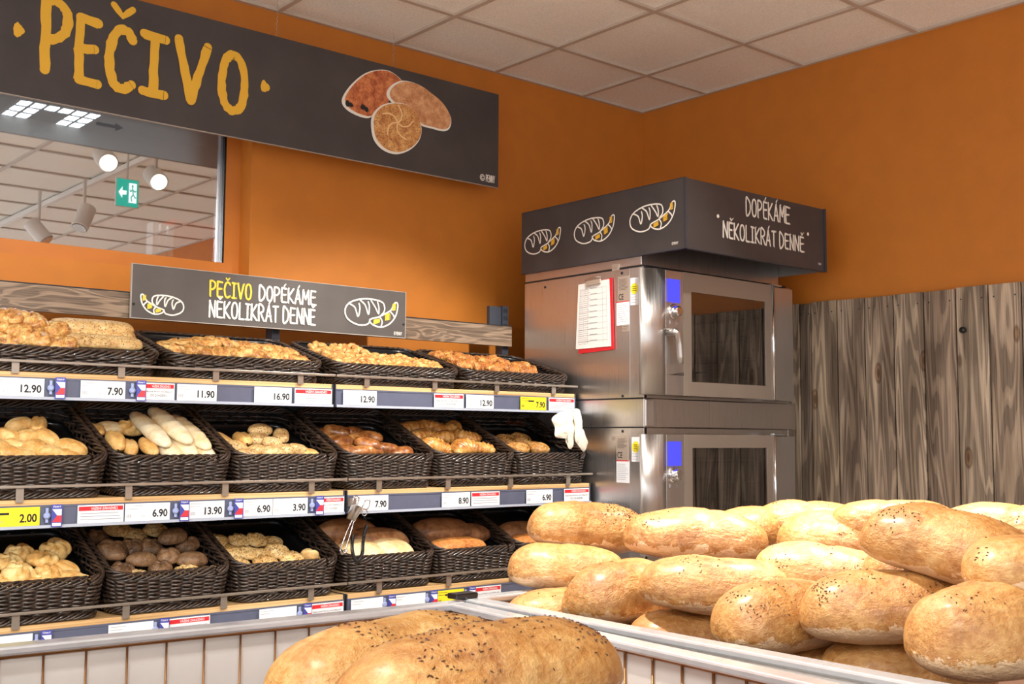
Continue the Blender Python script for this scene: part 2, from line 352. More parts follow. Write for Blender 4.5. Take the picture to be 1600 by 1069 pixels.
for i in range(6):
    for j in range(4):
        if i in (2, 3) and j in (1, 2): continue
        cx = -sx+(i+.5)*sx/3; cy = -sy+(j+.5)*sy/2
        MB().box((cx-sx/3*.38, cy-sy/2*.36, -.004), (cx+sx/3*.38, cy+sy/2*.36, -.001)).build('louvre_cell', M['louvre'], t0)
a, b_ = onY(5.6, 272, 342), onY(5.6, 352, 420)
o = MB().box((a.x, 5.6, FLOOR), (b_.x+.3, 5.9, a.z)).build('office_cabinet', plain('red_cabinet_paint', rgb(190, 44, 36), .5)); tag(o, 'red cabinet in the office seen low through the window glass', 'cabinet')
for k_ in range(3):
    a = onY(5.5, 240+k_*12, 346+k_*3); o = MB().box((a.x, 5.5, FLOOR), (a.x+.028, 5.58, a.z)).build('white_post', M['white']); tag(o, '%s of three white rack posts beside the red cabinet behind glass' % ('leftmost', 'middle one', 'rightmost')[k_], 'rack post')
# ------------------------------------------------------------------ wooden cladding on the right wall
pz = .642
edges = [3.245, 3.176, 3.112, 2.969, 2.825, 2.681, 2.538, 2.391, 2.249, 2.110, 1.965, 1.82, 1.675, 1.53, 1.385, 1.24, 1.1]
clad = thing('wooden_cladding', (CX-.004, 3.2, FLOOR), 'weathered grey brown vertical plank cladding on the orange right wall', 'wall cladding')
e2 = [CY-.01-.143*i for i in range(7)]+edges[1:]
for i in range(len(e2)-1):
    y1, y0 = e2[i], e2[i+1]
    th = .022+random.uniform(-.002, .003)
    o = MB().box((-th, -(y1-y0)/2+.0028, 0), (0, (y1-y0)/2-.0028, pz-FLOOR+random.uniform(-.003, .003))).build('plank', M['plank'], clad, bevel=.002, loc=(0, (y0+y1)/2-3.2, 0))
    if i > 6:
        for s in (-1, 1): MB().lathe([(.0035, -th-.001), (.003, -th+.001)], (0, s*(y1-y0)*.32, pz-FLOOR-.05), 'X', 8).build('nail', M['ink'], o)
hk = onX(CX-.03, 1506, 516)
MB().lathe([(.012, -.022), (.014, -.012), (.010, 0)], (0, 0, 0), 'X', 20).build('wall_plug', M['black_plastic'], clad, smooth=True, loc=(-.023, hk.y-3.2, hk.z-FLOOR))
# ------------------------------------------------------------------ lettering
GL = {
 'P': (.5, [[(.02,0),(0,1)], [(0,1),(.25,1),(.47,.86),(.45,.62),(.25,.47),(.02,.44)]]),
 'E': (.48, [[(.46,.97),(.02,1),(.0,.5),(.03,.02),(.48,0)], [(0,.52),(.38,.54)]]),
 'C': (.52, [[(.52,.86),(.4,.99),(.18,.97),(.03,.72),(0,.42),(.1,.1),(.3,0),(.52,.1)]]),
 'I': (.36, [[(.18,.02),(.18,.98)], [(0,1),(.36,.97)], [(0,.01),(.36,0)]]),
 'V': (.56, [[(0,1),(.26,0),(.56,.97)]]),
 'O': (.54, [[(.27,1),(.08,.88),(0,.5),(.08,.12),(.27,0),(.46,.12),(.54,.5),(.46,.88),(.27,1)]]),
 'D': (.52, [[(.02,0),(0,1),(.22,.97),(.46,.75),(.52,.45),(.38,.12),(.02,0)]]),
 'K': (.52, [[(.01,0),(0,1)], [(.5,1),(.03,.46),(.52,0)]]),
 'A': (.54, [[(0,0),(.27,1),(.54,0)], [(.1,.33),(.45,.33)]]),
 'M': (.64, [[(0,0),(.06,1),(.32,.35),(.58,1),(.64,0)]]),
 'N': (.52, [[(0,0),(.02,1),(.5,.02),(.52,1)]]),
 'L': (.44, [[(.01,1),(.01,.01),(.44,0)]]),
 'R': (.52, [[(.01,0),(0,1),(.28,1),(.46,.82),(.4,.6),(.03,.48)], [(.18,.5),(.52,0)]]),
 'T': (.5, [[(0,.98),(.5,1)], [(.25,1),(.26,0)]]),
 'Y': (.5, [[(0,1),(.25,.5),(.5,1)], [(.25,.5),(.25,0)]]),
}
ACC = {'Č': ('C', 'v'), 'Ě': ('E', 'v'), 'É': ('E', '/'), 'Á': ('A', '/')}
def smooth_line(pts, k=5):
    if len(pts) < 3: return [Vector(p) for p in pts]
    out = []; P = [Vector(p) for p in pts]
    closed = (P[0]-P[-1]).length < 1e-6
    for i in range(len(P)-1):
        p0 = P[i-1] if i > 0 else (P[-2] if closed else P[i]); p3 = P[i+2] if i+2 < len(P) else (P[1] if closed else P[i+1]); p1, p2 = P[i], P[i+1]
        for s in range(k):
            t = s/k; out.append(.5*((2*p1)+(p2-p0)*t+(2*p0-5*p1+4*p2-p3)*t*t+(3*p1-p0-3*p2+p3)*t**3))
    out.append(P[-1]); return out
NUDGE = [0]
def lifted(fr):
    NUDGE[0] = (NUDGE[0]+1) % 40
    o = fr(Vector((0, 0))); n = (fr(Vector((1, 0)))-o).cross(fr(Vector((0, 1)))-o).normalized()*(.00005*NUDGE[0])
    return lambda v: fr(v)+n
def stroke(mb, pts, w, fr, rag=0, curve=True):
    """flat ribbon with round ends; fr maps (x,z) to 3d"""
    fr = lifted(fr)
    P = smooth_line(pts) if curve else [Vector(p) for p in pts]
    Q = [P[0]]
    for a, b_ in zip(P, P[1:]):
        n = max(1, int((b_-a).length/(w*.7)) if rag else 1)
        for i in range(1, n+1): Q.append(a.lerp(b_, i/n))
    P = Q; vs = []; m = len(P)
    d0 = (P[1]-P[0]).normalized(); d1 = (P[-1]-P[-2]).normalized()
    L_, R_ = [], []
    for i, p in enumerate(P):
        d = (P[min(i+1, m-1)]-P[max(i-1, 0)])
        d = d.normalized() if d.length else d0
        n = Vector((-d.y, d.x)); wl = w*.5*(1+random.uniform(-rag, rag)); wr = w*.5*(1+random.uniform(-rag, rag))
        L_.append(p+n*wl); R_.append(p-n*wr)
    vs = [fr(v) for v in L_]+[fr(v) for v in R_]; fs = [(i, i+m, i+m+1, i+1) for i in range(m-1)]
    mb.add(vs, fs)
    for p, d in ((P[0], -d0), (P[-1], d1)):
        fr = lifted(fr); a0 = atan2(d.y, d.x); c = [p+Vector((cos(a0-pi/2+pi*k/6), sin(a0-pi/2+pi*k/6)))*w*.5 for k in range(7)]
        mb.add([fr(v) for v in c], [tuple(range(7))])
def dot(mb, c, r, fr, n=14, rag=0, ry=None):
    fr = lifted(fr)
    mb.add([fr(Vector((c[0]+r*(1+random.uniform(-rag, rag))*cos(2*pi*k/n), c[1]+(ry or r)*(1+random.uniform(-rag, rag))*sin(2*pi*k/n)))) for k in range(n)], [tuple(range(n))])
def glyph(mb, ch, x, z, sx, sz, w, fr, rag=0):
    acc = None
    if ch in ACC: ch, acc = ACC[ch]
    gw, st = GL[ch]
    for s in st:
        pts = [(x+px*sx, z+pz_*sz) for px, pz_ in s]
        if ch in 'PCODR' and len(s) > 4: stroke(mb, pts, w, fr, rag)
        else:
            for a_, b_ in zip(pts, pts[1:]): stroke(mb, [a_, b_], w, fr, rag, False)
    cx = x+gw*sx/2
    if acc == 'v': stroke(mb, [(cx-.13*sx, z+1.27*sz), (cx+.02*sx, z+1.13*sz), (cx+.18*sx, z+1.28*sz)], w*.75, fr, rag, False)
    if acc == '/': stroke(mb, [(cx, z+1.11*sz), (cx+.12*sx, z+1.27*sz)], w*.75, fr, rag, False)
    return gw*sx
def line_text(mb, s, p0, p1, h, w, fr, rag=0, gap=.2):
    """s from p0 (left baseline) to p1 (right baseline), fr maps"""
    tot = sum((GL[ACC[c][0] if c in ACC else c][0] if c != ' ' else .16)+gap for c in s)-gap
    sx = (p1[0]-p0[0])/tot; x = p0[0]; out = []
    for c in s:
        z = p0[1]+(p1[1]-p0[1])*(x-p0[0])/(p1[0]-p0[0])
        if c == ' ': x += (.16+gap)*sx; continue
        x += glyph(mb, c, x, z, sx, h, w, fr, rag)+gap*sx
DG = bpy.context.evaluated_depsgraph_get
def font_mesh(s, bold=0.0):
    cu = bpy.data.curves.new('t', 'FONT'); cu.body = s; cu.size = 1; cu.offset = bold; cu.resolution_u = 3; o = bpy.data.objects.new('t', cu); COL.objects.link(o)
    dg = DG(); dg.update(); me = bpy.data.meshes.new_from_object(o.evaluated_get(dg)); vs = [Vector(v.co) for v in me.vertices]; fs = [tuple(p.vertices) for p in me.polygons]
    bpy.data.objects.remove(o); bpy.data.curves.remove(cu); bpy.data.meshes.remove(me); return vs, fs
FC = {}
def ftext(mb, s, x0, x1, z0, z1, fr, bold=0.0, slant=0):
    if (s, bold) not in FC: FC[(s, bold)] = font_mesh(s, bold)
    vs, fs = FC[(s, bold)]
    ax, bx = min(v.x for v in vs), max(v.x for v in vs); az, bz = min(v.y for v in vs), max(v.y for v in vs)
    mb.add([fr(Vector((x0+(v.x-ax)/(bx-ax)*(x1-x0)+slant*(v.y-az), z0+(v.y-az)/(bz-az)*(z1-z0)))) for v in vs], fs)
# ------------------------------------------------------------------ big hanging sign
SY = 4.06
def yplane(y): return lambda v: Vector((v.x, y, v.y))
sxr = onY(SY, 779, 200).x; sxl = sxr-3.05
zt = onY(SY, 780, 148).z; zb = onY(SY, 776, 293).z
sg = thing('hanging_sign', ((sxl+sxr)/2, SY, (zt+zb)/2), 'large charcoal sign reading PEČIVO hung on chains under the ceiling', 'sign')
def rel(o): return lambda v: v-o
org = Vector(sg.location)
fr = lambda v: Vector((v.x, SY-.0015, v.y))-org
MB().box(Vector((sxl, SY, zb))-org, Vector((sxr, SY+.012, zt))-org).build('board', M['sign'], sg)
MB().box(Vector((sxl, SY-.001, zb-.002))-org, Vector((sxr, SY+.013, zb))-org).build('edge_strip', M['sign_edge'], sg)
MB().box(Vector((sxl, SY+.0125, zb))-org, Vector((sxr, SY+.014, zt))-org).build('back_sheet', M['signback'], sg)
mb = MB()
for ch, xl, xr, yt, yb in (('P', 68, 104, 2, 112), ('E', 121, 151, 30, 129), ('C', 169, 204, 46, 139), ('I', 222, 255, 56, 146), ('V', 276, 321, 66, 158), ('O', 345, 381, 86, 173)):
    a = onY(SY, xl, (yb-3)); c = onY(SY, xr, yb+3); tp = onY(SY, (xl+xr)/2, yt); bt = onY(SY, (xl+xr)/2, yb); gw = GL[ch][0]
    glyph(mb, ch, a.x, bt.z, (c.x-a.x)/gw, tp.z-bt.z, .036, fr, .16)
a = onY(SY, 192, 20); stroke(mb, [(a.x-.035, a.z+.022), (a.x, a.z-.014), (a.x+.037, a.z+.02)], .024, fr, .1, False)
for p in ((29, 47), (414, 136)):
    a = onY(SY, *p); dot(mb, (a.x, a.z), .02, fr, 16, .16)
    for k in range(3): dot(mb, (a.x+random.uniform(-.012, .012), a.z+.0), .012, fr, 8, .3, .024)
mb.build('lettering', M['gold'], sg)
def outline_px(pts, fn): return [fn(p) for p in pts]
def scaled(pts, c, s): return [c+(p-c)*s for p in pts]
def px_poly(y, pts, k=4):
    P = [onY(y, *p) for p in pts]; P2 = smooth_line([(p.x, p.z) for p in P]+[(P[0].x, P[0].z)], k)[:-1]; return P2
def printmat(name, c0, c1, c2, seeds=False):
    return bread(name, c1, c0, c2, 26, seed=[(R(40, 26, 20), 120, .2, 0)] if seeds else None, bmp=0, rough=.6, pale_base=0)
M['pr1'] = printmat('printed_red_brown_pastry', R(150, 66, 34), R(196, 108, 66), R(232, 150, 90)); M['pr2'] = printmat('printed_tan_roll', R(178, 112, 66), R(212, 150, 104), R(232, 180, 132)); M['pr3'] = printmat('printed_seeded_roll', R(170, 100, 50), R(214, 148, 84), R(236, 186, 120), True)
S3 = 2.545
def c2(pts): return [(400+x/S3, y/S3) for x, y in pts]
polys = [('printed_pastry', 'pr1', c2([(352,395),(380,345),(430,300),(480,282),(530,285),(572,315),(580,335),(545,355),(528,395),(520,420),(480,440),(455,462),(415,455),(370,430)])),
         ('printed_roll', 'pr2', c2([(530,380),(545,345),(590,325),(650,340),(700,375),(740,410),(770,460),(768,500),(745,515),(700,505),(655,490),(620,440),(560,415)])),
         ('printed_kaiser', 'pr3', c2([(465,490),(475,450),(510,420),(560,412),(610,425),(640,465),(655,510),(645,555),(610,590),(560,606),(510,590),(475,550)]))]
pos = .0020
for nm, mt, pts in polys:
    P2 = px_poly(SY, pts); cen = sum(P2, Vector((0, 0)))/len(P2); off = Vector((-.006, -.004))
    mb = MB(); y = SY-pos; mb.add([Vector((p.x+off.x, y, p.y+off.y))-org for p in scaled(P2, cen, 1.06)], [tuple(range(len(P2)))])
    wh = mb.build('print_outline', M['chalk'], sg)
    mb = MB(); y -= .0006; mb.add([Vector((p.x, y, p.y))-org for p in P2], [tuple(range(len(P2)))])
    mb.build(nm, M[mt], sg); pos += .0014
mb = MB()
for (x, y, r) in ((363, 412, .013), (376, 418, .01), (425, 428, .014), (437, 436, .012)):
    p = onY(SY, 400+x/S3, y/S3); dot(mb, (p.x, p.z), r, lambda v: Vector((v.x, SY-.0029, v.y))-org, 9, .25)
mb.build('printed_filling', M['ink'], sg)
M['swirl'] = plain('printed_swirl', R(244, 206, 150), .6)
mb = MB(); c0 = onY(SY, 400+560/S3, 480/S3)
for k in range(5):
    a0 = 2*pi*k/5+.5; stroke(mb, [(c0.x+r*.09*cos(a0+r*1.1), c0.z-.012+r*.085*sin(a0+r*1.1)) for r in (.05, .35, .65, .95)], .006, lambda v: Vector((v.x, SY-.0058, v.y))-org, .2)
mb.build('printed_swirl', M['swirl'], sg)
mb = MB(); a = onY(SY, 750, 280); bq = onY(SY, 773, 285)
ftext(mb, '©', a.x-.002, a.x+.028, a.z-.006, a.z+.026, fr, .01)
line_text(mb, 'PENNY', (a.x+.034, a.z-.006), (bq.x-.004, a.z-.006), .032, .0035, fr)
mb.build('small_print', M['chalk'], sg)
for px, py in ((434, 17), (616, 72), (120, -80)):
    a = onY(SY, px, py+10); ch = MB(); z = zt
    k = 0
    while z < CZ-.004:
        ch.tube([(a.x-.003*(k % 2), SY+.006-.003*((k+1) % 2), z), (a.x+.003*(k % 2), SY+.006+.003*((k+1) % 2), z+.012)], .0011, 5); z += .011; k += 1
    ch.v = [tuple(Vector(v)-org) for v in ch.v]; ch.build('chain', M['alu'], sg)
# arrow on the sign's back (seen mirrored in the glass)
mb = MB(); ab = Vector((1.62, 0)); fb = lambda v: Vector((v.x, SY+.0146, v.y))-org
stroke(mb, [(1.66, zb+.1), (1.74, zb+.1)], .014, fb, 0, False); mb.add([fb(Vector(p)) for p in ((1.735, zb+.118), (1.77, zb+.1), (1.735, zb+.082))], [(0, 1, 2)])
mb.build('printed_arrow', M['grey_ink'], sg)
# ------------------------------------------------------------------ doodles (loaf and croissant drawing)
CS = 2.963
def cpx(p): return (780+p[0]/CS, 250+p[1]/CS)
XC = 3.39
def dplane(p): q = onX(XC, *cpx(p)); return Vector((-q.y, q.z))
D_bread = [(703,300),(692,322),(655,333),(618,318),(608,285),(622,250),(660,222),(705,207),(748,206),(760,225),(758,248),(745,268)]
D_sl = [[(626,252),(645,262),(657,297),(664,262),(660,240)], [(664,224),(684,240),(697,277),(700,240),(695,222)], [(706,212),(724,238),(737,262),(738,235),(732,212)]]
D_cr = [(703,298),(714,316),(748,319),(785,292),(808,250),(816,205),(812,190),(800,198),(788,230),(762,256),(735,278),(703,298)]
D_dv = [[(742,275),(752,292),(748,317)], [(784,238),(797,250),(803,262)]]
D_y = [((729,300), 17, 8), ((772,268), 14, 15), ((800,214), 8, 16)]
dA = dplane((608, 290)); dB = dplane((816, 290)); DW = dB.x-dA.x; DC = (dplane((608, 333))+dplane((816, 188)))/2
def doodle(pw, py_, cx, cz, width, mirror, fr, w):
    s = width/DW
    def tr(p): q = dplane(p)-DC; return (cx+q.x*s*(-1 if mirror else 1), cz+q.y*s)
    for l in [D_bread, D_cr]+D_sl+D_dv: stroke(pw, [tr(p) for p in l], w, fr, .1)
    for c, a, b_ in D_y:
        q = tr(c); k = s*DW/208
        for j in range(4): stroke(py_, [(q[0]-a*k*.6, q[1]+(j-1.5)*b_*k*.38-.1*a*k), (q[0]+a*k*.6, q[1]+(j-1.5)*b_*k*.38+.25*a*k)], w*.95, fr, .3, False)
# ------------------------------------------------------------------ oven tower
XS, YB = 3.40, 3.893
YF = 3.154; XR = onY(YF, 1241, 560).x
t = thing('deck_oven', ((XS+XR)/2, (YF+YB)/2, FLOOR), 'stainless double bakery oven tower in the corner under the charcoal canopy', 'oven')
O = Vector(t.location)
def rb(mbx): mbx.v = [tuple(Vector(v)-O) for v in mbx.v]; return mbx
def zx(px, py): return onX(XS, px, py).z
def zy(px, py, y=YF): return onY(y, px, py).z
z_top = zx(1005, 415); z_m1 = zx(1005, 622); z_m0 = zx(1005, 668); z_bot = z_m0-(z_top-z_m1)
zc0 = zx(1005, 386)
rb(MB().box((XS, YF, FLOOR+.12), (XR, YB, z_bot-.005))).build('stand', M['steel'], t, bevel=.004)
for z0, z1 in ((z_m1, z_top), (z_bot, z_m0)):
    # hollow body with an open front so the window shows the cavity
    mbx = MB(); yb = YB; xp = XS+.32
    mbx.box((XS, YF+.055, z0), (XS+.03, YB, z1)); mbx.box((XR-.03, YF+.02, z0), (XR, YB, z1)); mbx.box((XS+.03, YF+.02, z0), (XR-.03, YB, z0+.03)); mbx.box((XS+.03, YF+.02, z1-.03), (XR-.03, YB, z1)); mbx.box((XS+.03, YB-.03, z0+.03), (XR-.03, YB, z1-.03))
    mbx.box((XS, YF, z0), (XS+.008, YF+.055, z1))
    rb(mbx).build('body', M['steel'], t, bevel=.002)
    mbx = MB(); mbx.box((XS+.03, YF+.06, z0+.03), (XS+.26, YB-.03, z1-.03)); rb(mbx).build('cavity_wall', M['cavity'], t)
    for zz in (.2, .38, .56, .74):
        r_ = MB(); zq = z0+(z1-z0)*zz; r_.tube([(XS+.3, YF+.09, zq), (XS+.3, YB-.08, zq)], .006, 6); r_.tube([(XR-.12, YF+.09, zq), (XR-.12, YB-.08, zq)], .006, 6)
        for kk in range(9): r_.tube([(XS+.3, YF+.1+.06*kk, zq), (XR-.12, YF+.1+.06*kk, zq)], .0022, 5)
        rb(r_).build('rack', M['bracket'], t)
    # panel seam strip on the side
    s_ = MB(); ys = onX(XS, 984, 600).y; s_.box((XS-.002, YF+.0, z0+.004), (XS, ys-.0, z1-.004)); rb(s_).build('corner_strip', M['steel_v'], t)
    s_ = MB(); s_.box((XS-.0025, ys-.003, z0+.004), (XS, ys-.0005, z1-.004)); rb(s_).build('seam', M['alu'], t)
# middle band, top plinth
mbx = MB().box((XS, YF-.004, z_m0), (XR, YB, z_m1)); rb(mbx).build('middle_band', M['steel'], t, bevel=.004)
mbx = MB().box((XS+.0, YF-.012, z_m0+.004), (XS+.05, YF-.004, z_m1-.004)); rb(mbx).build('band_end', M['steel_v'], t, bevel=.004)
mbx = MB().box((XS+.002, YF+.01, z_top+.004), (XR-.1, YB, zc0+.14)); rb(mbx).build('hood_housing', M['steel'], t, bevel=.003)
for z_ in (z_top, z_m0+.0, z_m1): rb(MB().box((XS-.0012, YF+.0, z_-.003), (XS+.02, YB, z_+.003))).build('side_gap', M['ink'], t)
rb(MB().box((XS+.02, YF-.002, z_top-.003), (XR-.06, YF+.05, z_top+.004))).build('door_gap', M['ink'], t)
# doors
YD = YF-.05
def door(yt_off, lower):
    def P(px, py): q = onY(YD, px, py); return q
    if not lower:
        zT, zB = P(1060, 424).z, P(1060, 618).z
    else:
        zT, zB = P(1060, 679).z, z_bot+.03
    xl = P(1011, 520).x; xa = P(1068, 520).x; x1 = P(1206, 520).x; x2 = P(1241, 520).x; xg = P(1035, 520).x
    d = rb(MB().box((P(1040, 520).x, YD, zB), (xa, YF-.005, zT))).build('door', M['steel_v'], t, bevel=.002)
    d.name = 'door'
    # curved left post
    prof = [(xl+.0, YF-.006)]+[(P(1040, 520).x-(P(1040, 520).x-xl)*cos(q)*1.0, YF-.006-(YF-.006-YD)*sin(q)) for q in [pi/2*k/8 for k in range(9)]]+[(P(1040, 520).x, YF-.006)]
    c_ = MB().prism([(x, y, zB) for x, y in prof], (0, 0, zT-zB)); rb(c_)
    ob = c_.build('curved_post', M['steel_v'], d, smooth=False)
    for p_ in ob.data.polygons:
        if len(p_.vertices) == 4: p_.use_smooth = True
    # glass door frame
    wl, wr = P(1080, 520).x, P(1196, 520).x; wt, wb = (P(1085, 457).z, P(1085, 597).z) if not lower else (P(1085, 700).z, P(1085, 700).z-(P(1085, 457).z-P(1085, 597).z))
    if True:
        f = MB(); f.box((xa, YD-.002, wt), (x1, YD+.014, zT)); f.box((xa, YD-.002, zB), (x1, YD+.014, wb)); f.box((xa, YD-.002, wb), (wl, YD+.014, wt)); f.box((wr, YD-.002, wb), (x1, YD+.014, wt))
        rb(f).build('door_frame', M['doorframe'], d)
        rb(MB().box((wl, YD+.002, wb), (wr, YD+.006, wt))).build('door_glass', M['ovenglass'], d)
        rb(MB().box((wr-.03, YD+.008, wb+.005), (wr-.012, YD+.03, wt-.005))).build('inner_trim', M['chrome'], d)
        for kz in (.2, .42, .62, .8):
            dd = MB(); dd.lathe([(.006, 0), (.008, .004), (.003, .006)], (wr-.05, YD+.03, wb+(wt-wb)*kz), 'Y', 10); rb(dd).build('bolt', M['chrome'], d, smooth=True)
    rb(MB().tube([(x1+.006, YD-.004, zB), (x1+.006, YD-.004, zT)], .007, 10)).build('edge_bar', M['chrome'], d, smooth=True)
    rb(MB().box((x1+.016, YD+.006, zB-.004), (x2, YF+.02, zT-.004))).build('hinge_housing', M['steel_v'], t, bevel=.003)
    rb(MB().box((x1+.02, YD+.008, zT), (x1+.09, YD+.03, zT+.008))).build('hinge_plate', M['alu'], t, bevel=.001)
    # screen, knob, icons
    a, c = (P(1042, 435), P(1062, 474)) if not lower else (P(1043, 690), P(1064, 728))
    rb(MB().box((a.x, YD-.003, c.z), (c.x, YD, a.z))).build('screen', M['screen'], d)
    k = P(1052, 487) if not lower else P(1052, 742)
    kn = MB(); kn.lathe([(.033, 0), (.033, -.006), (.029, -.01)], (k.x, YD, k.z), 'Y', 28); kn.lathe([(.024, -.01), (.021, -.032), (.016, -.036)], (k.x, YD, k.z), 'Y', 24); rb(kn).build('control_knob', M['chrome'], d, smooth=False, bevel=.001)
    ic = MB()
    for s in (-.022, .024): ic.box((k.x+s-.004, YD-.0012, k.z-.052), (k.x+s+.004, YD, k.z-.038))
    rb(ic).build('icon', M['grey_ink'], d)
    if not lower:
        h = P(1040, 519); hh = MB(); hh.lathe([(.017, 0), (.017, -.045), (.014, -.05)], (h.x+.012, YD, h.z), 'Y', 20)
        hh.tube([(h.x+.0, YD-.04, h.z), (h.x+.022, YD-.042, h.z-.005), (h.x+.034, YD-.045, h.z-.05), (h.x+.04, YD-.044, h.z-.1), (h.x+.042, YD-.042, h.z-.128)], [.015, .017, .0135, .0135, .012], 12); rb(hh).build('door_handle', M['steel_v'], d, smooth=True)
        w0, w1 = P(1037, 583), P(1066, 579); wz = P(1052, 583).z
        mm = MB(); ftext(mm, 'WIESHEU', w0.x, w1.x-.004, wz-.009, wz+.012, lambda v: Vector((v.x, YD-.0012, v.y))-O, .02, .25); mm.build('brand_lettering', M['ink'], d)
        so = onY(YF+.0, 1008, 491)
    return d
M['doorframe'] = plain('warm_grey_coated_glass', rgb(150, 136, 124), .12, .1, coat=.4)
door(0, False); door(0, True)
rb(MB().box((XS+.009, YF+.01, z_bot), (XS+.03, YF+.05, z_top))).build('door_seal', M['black_plastic'], t)
s = onX(XS, 1007, 491); mm = MB(); mm.lathe([(.022, 0), (.022, -.002)], (XS+.006, YF-.001, onY(YF, 1009, 491).z), 'Y', 24); rb(mm).build('red_ring_sticker', M['red'], t)
mm = MB(); mm.lathe([(.015, -.0022), (.015, -.003)], (XS+.006, YF-.001, onY(YF, 1009, 491).z), 'Y', 24); rb(mm).build('ring_sticker_centre', M['white'], t)
fx = lambda off: (lambda v: Vector((XS-off, -v.x, v.y))-O)
def sidecard(name, mat, a, b_, off=.003):
    p, q = onX(XS, *a), onX(XS, *b_); y0, y1 = sorted((p.y, q.y)); z0, z1 = sorted((p.z, q.z))
    rb(MB().box((XS-off, y0, z0), (XS, y1, z1))).build(name, mat, t); return -y1, -y0, z0, z1
def linesx(u0, u1, z0, z1, n, fr, w=.0012, rnd=.3):
    mb = MB()
    for i in range(n):
        z = z0+(z1-z0)*(i+.5)/n; ue = u0+(u1-u0)*(1-random.uniform(0, rnd)); mb.add([fr(Vector(p)) for p in ((u0, z-w/2), (ue, z-w/2), (ue, z+w/2), (u0, z+w/2))], [(0, 1, 2, 3)])
    return mb
for dy, first in ((0, True), (246, False)):
    u0, u1, z0, z1 = sidecard('rating_plate', M['silverlabel'], (966, 433+dy) if first else (964, 681), (984, 471+dy) if first else (982, 720))
    linesx(u0+.006, u1-.006, z0+.05, z1-.01, 9, fx(.0034)).build('plate_print', M['ink'], t)
    m_ = MB(); ftext(m_, 'CE', u0+.005, u0+.034, z0+.01, z0+.035, fx(.0035), .01); m_.build('ce_mark', M['ink'], t)
    u0, u1, z0, z1 = sidecard('warning_label', M['white'], (964, 472) if first else (964, 719), (984, 507) if first else (984, 755))
    linesx(u0+.005, u1-.005, z0+.01, z1-.012, 9, fx(.0034)).build('label_print', M['grey_ink'], t)
    m_ = MB(); m_.add([fx(.0036)(Vector(p)) for p in ((u0, z1-.004), (u1, z1-.004), (u1, z1), (u0, z1))], [(0, 1, 2, 3)]); m_.build('label_edge', M['red'], t)
    u0, u1, z0, z1 = sidecard('inspection_sticker', M['white'], (986, 435) if first else (988, 683), (999, 476) if first else (1001, 722), .0045)
    m_ = MB(); cu, cz = (u0+u1)/2, z0+(z1-z0)*.6; m_.add([fx(.005)(Vector((cu+.021*cos(pi/8+k*pi/4), cz+.024*sin(pi/8+k*pi/4)))) for k in range(8)], [tuple(range(8))]); m_.build('yellow_octagon', M['yellow'], t)
    linesx(cu-.01, cu+.012, cz-.012, cz+.012, 3, fx(.0053), .003).build('octagon_print', M['ink'], t)
    linesx(u0+.004, u1-.006, z0+.006, z0+.05, 4, fx(.005)).build('sticker_print', M['grey_ink'], t)
u0, u1, z0, z1 = sidecard('small_plate', M['silverlabel'], (973, 508), (984, 518)); linesx(u0+.004, u1-.004, z0+.004, z1-.004, 3, fx(.0034)).build('plate_print', M['ink'], t)
u0, u1, z0, z1 = sidecard('small_plate', M['silverlabel'], (957, 414), (968, 422)); linesx(u0+.004, u1-.004, z0+.004, z1-.004, 3, fx(.0034)).build('plate_print', M['ink'], t)
u0, u1, z0, z1 = sidecard('small_plate', M['silverlabel'], (956, 681), (964, 690)); linesx(u0+.004, u1-.004, z0+.004, z1-.004, 3, fx(.0034)).build('plate_print', M['ink'], t)
for p in ((972, 427), (852, 449), (973, 619), (973, 674)):
    q = onX(XS, *p); mm = MB(); mm.lathe([(.006, -.002), (.006, .001)], (XS, q.y, q.z), 'X', 12); rb(mm).build('screw', M['ink'], t)
# canopy
XC0 = 3.39; a = onX(XC0, 1070, 277); bq = onX(XC0, 1070, 387); YC = a.y; zt1, zb1 = a.z, bq.z; YCB = 3.905
XCR = onY(YC, 1289, 370).x
t = thing('oven_canopy', ((XC0+XCR)/2, (YC+YCB)/2, zb1), 'charcoal canopy over the oven with three bread drawings and white lettering', 'canopy')
O = Vector(t.location)
rb(MB().box((XC0, YC, zb1), (XC0+.012, YCB, zt1))).build('side_panel', M['sign'], t)
rb(MB().box((XC0+.012, YC, zb1), (XCR, YC+.012, zt1))).build('front_panel', M['sign'], t)
rb(MB().box((XCR-.012, YC+.012, zb1), (XCR, YCB, zt1))).build('side_panel', M['steel'], t)
rb(MB().box((XC0+.012, YC+.012, zt1-.06), (XCR-.012, YCB, zt1-.05))).build('top_panel', M['steel'], t)
e = MB(); e.box((XC0-.003, YC-.003, zb1-.003), (XC0+.004, YC+.002, zt1+.002)); e.box((XC0-.003, YC, zb1-.003), (XC0+.012, YCB, zb1)); e.box((XC0, YC-.003, zb1-.003), (XCR, YC+.012, zb1)); e.box((XCR-.012, YC-.006, zb1-.003), (XCR+.003, YC+.0, zt1+.002)); e.box((XC0-.002, YC, zt1), (XC0+.012, YCB, zt1+.002))
rb(e).build('corner_trim', M['dark_metal'], t)
fxx = lambda v: Vector((XC0-.0015, -v.x, v.y))-O
fyy = lambda v: Vector((v.x, YC-.0015, v.y))-O
for (lx, rx) in (((120, 375), (285, 375)), ((350, 320), (535, 320)), ((608, 262), (816, 262))):
    u0 = dplane(lx); u1 = dplane(rx); w_ = u1.x-u0.x
    zc = {120: dplane((202, 374)).y, 350: dplane((442, 321)).y, 608: DC.y}[lx[0]]
    pw, py2 = MB(), MB(); doodle(pw, py2, (u0.x+u1.x)/2, zc, w_, False, fxx, .006); py2.build('drawing_filling', M['gold'], pw.build('bread_drawing', M['chalk'], t))
mb = MB()
def P_(px, py): q = onY(YC, px, py); return (q.x, q.z)
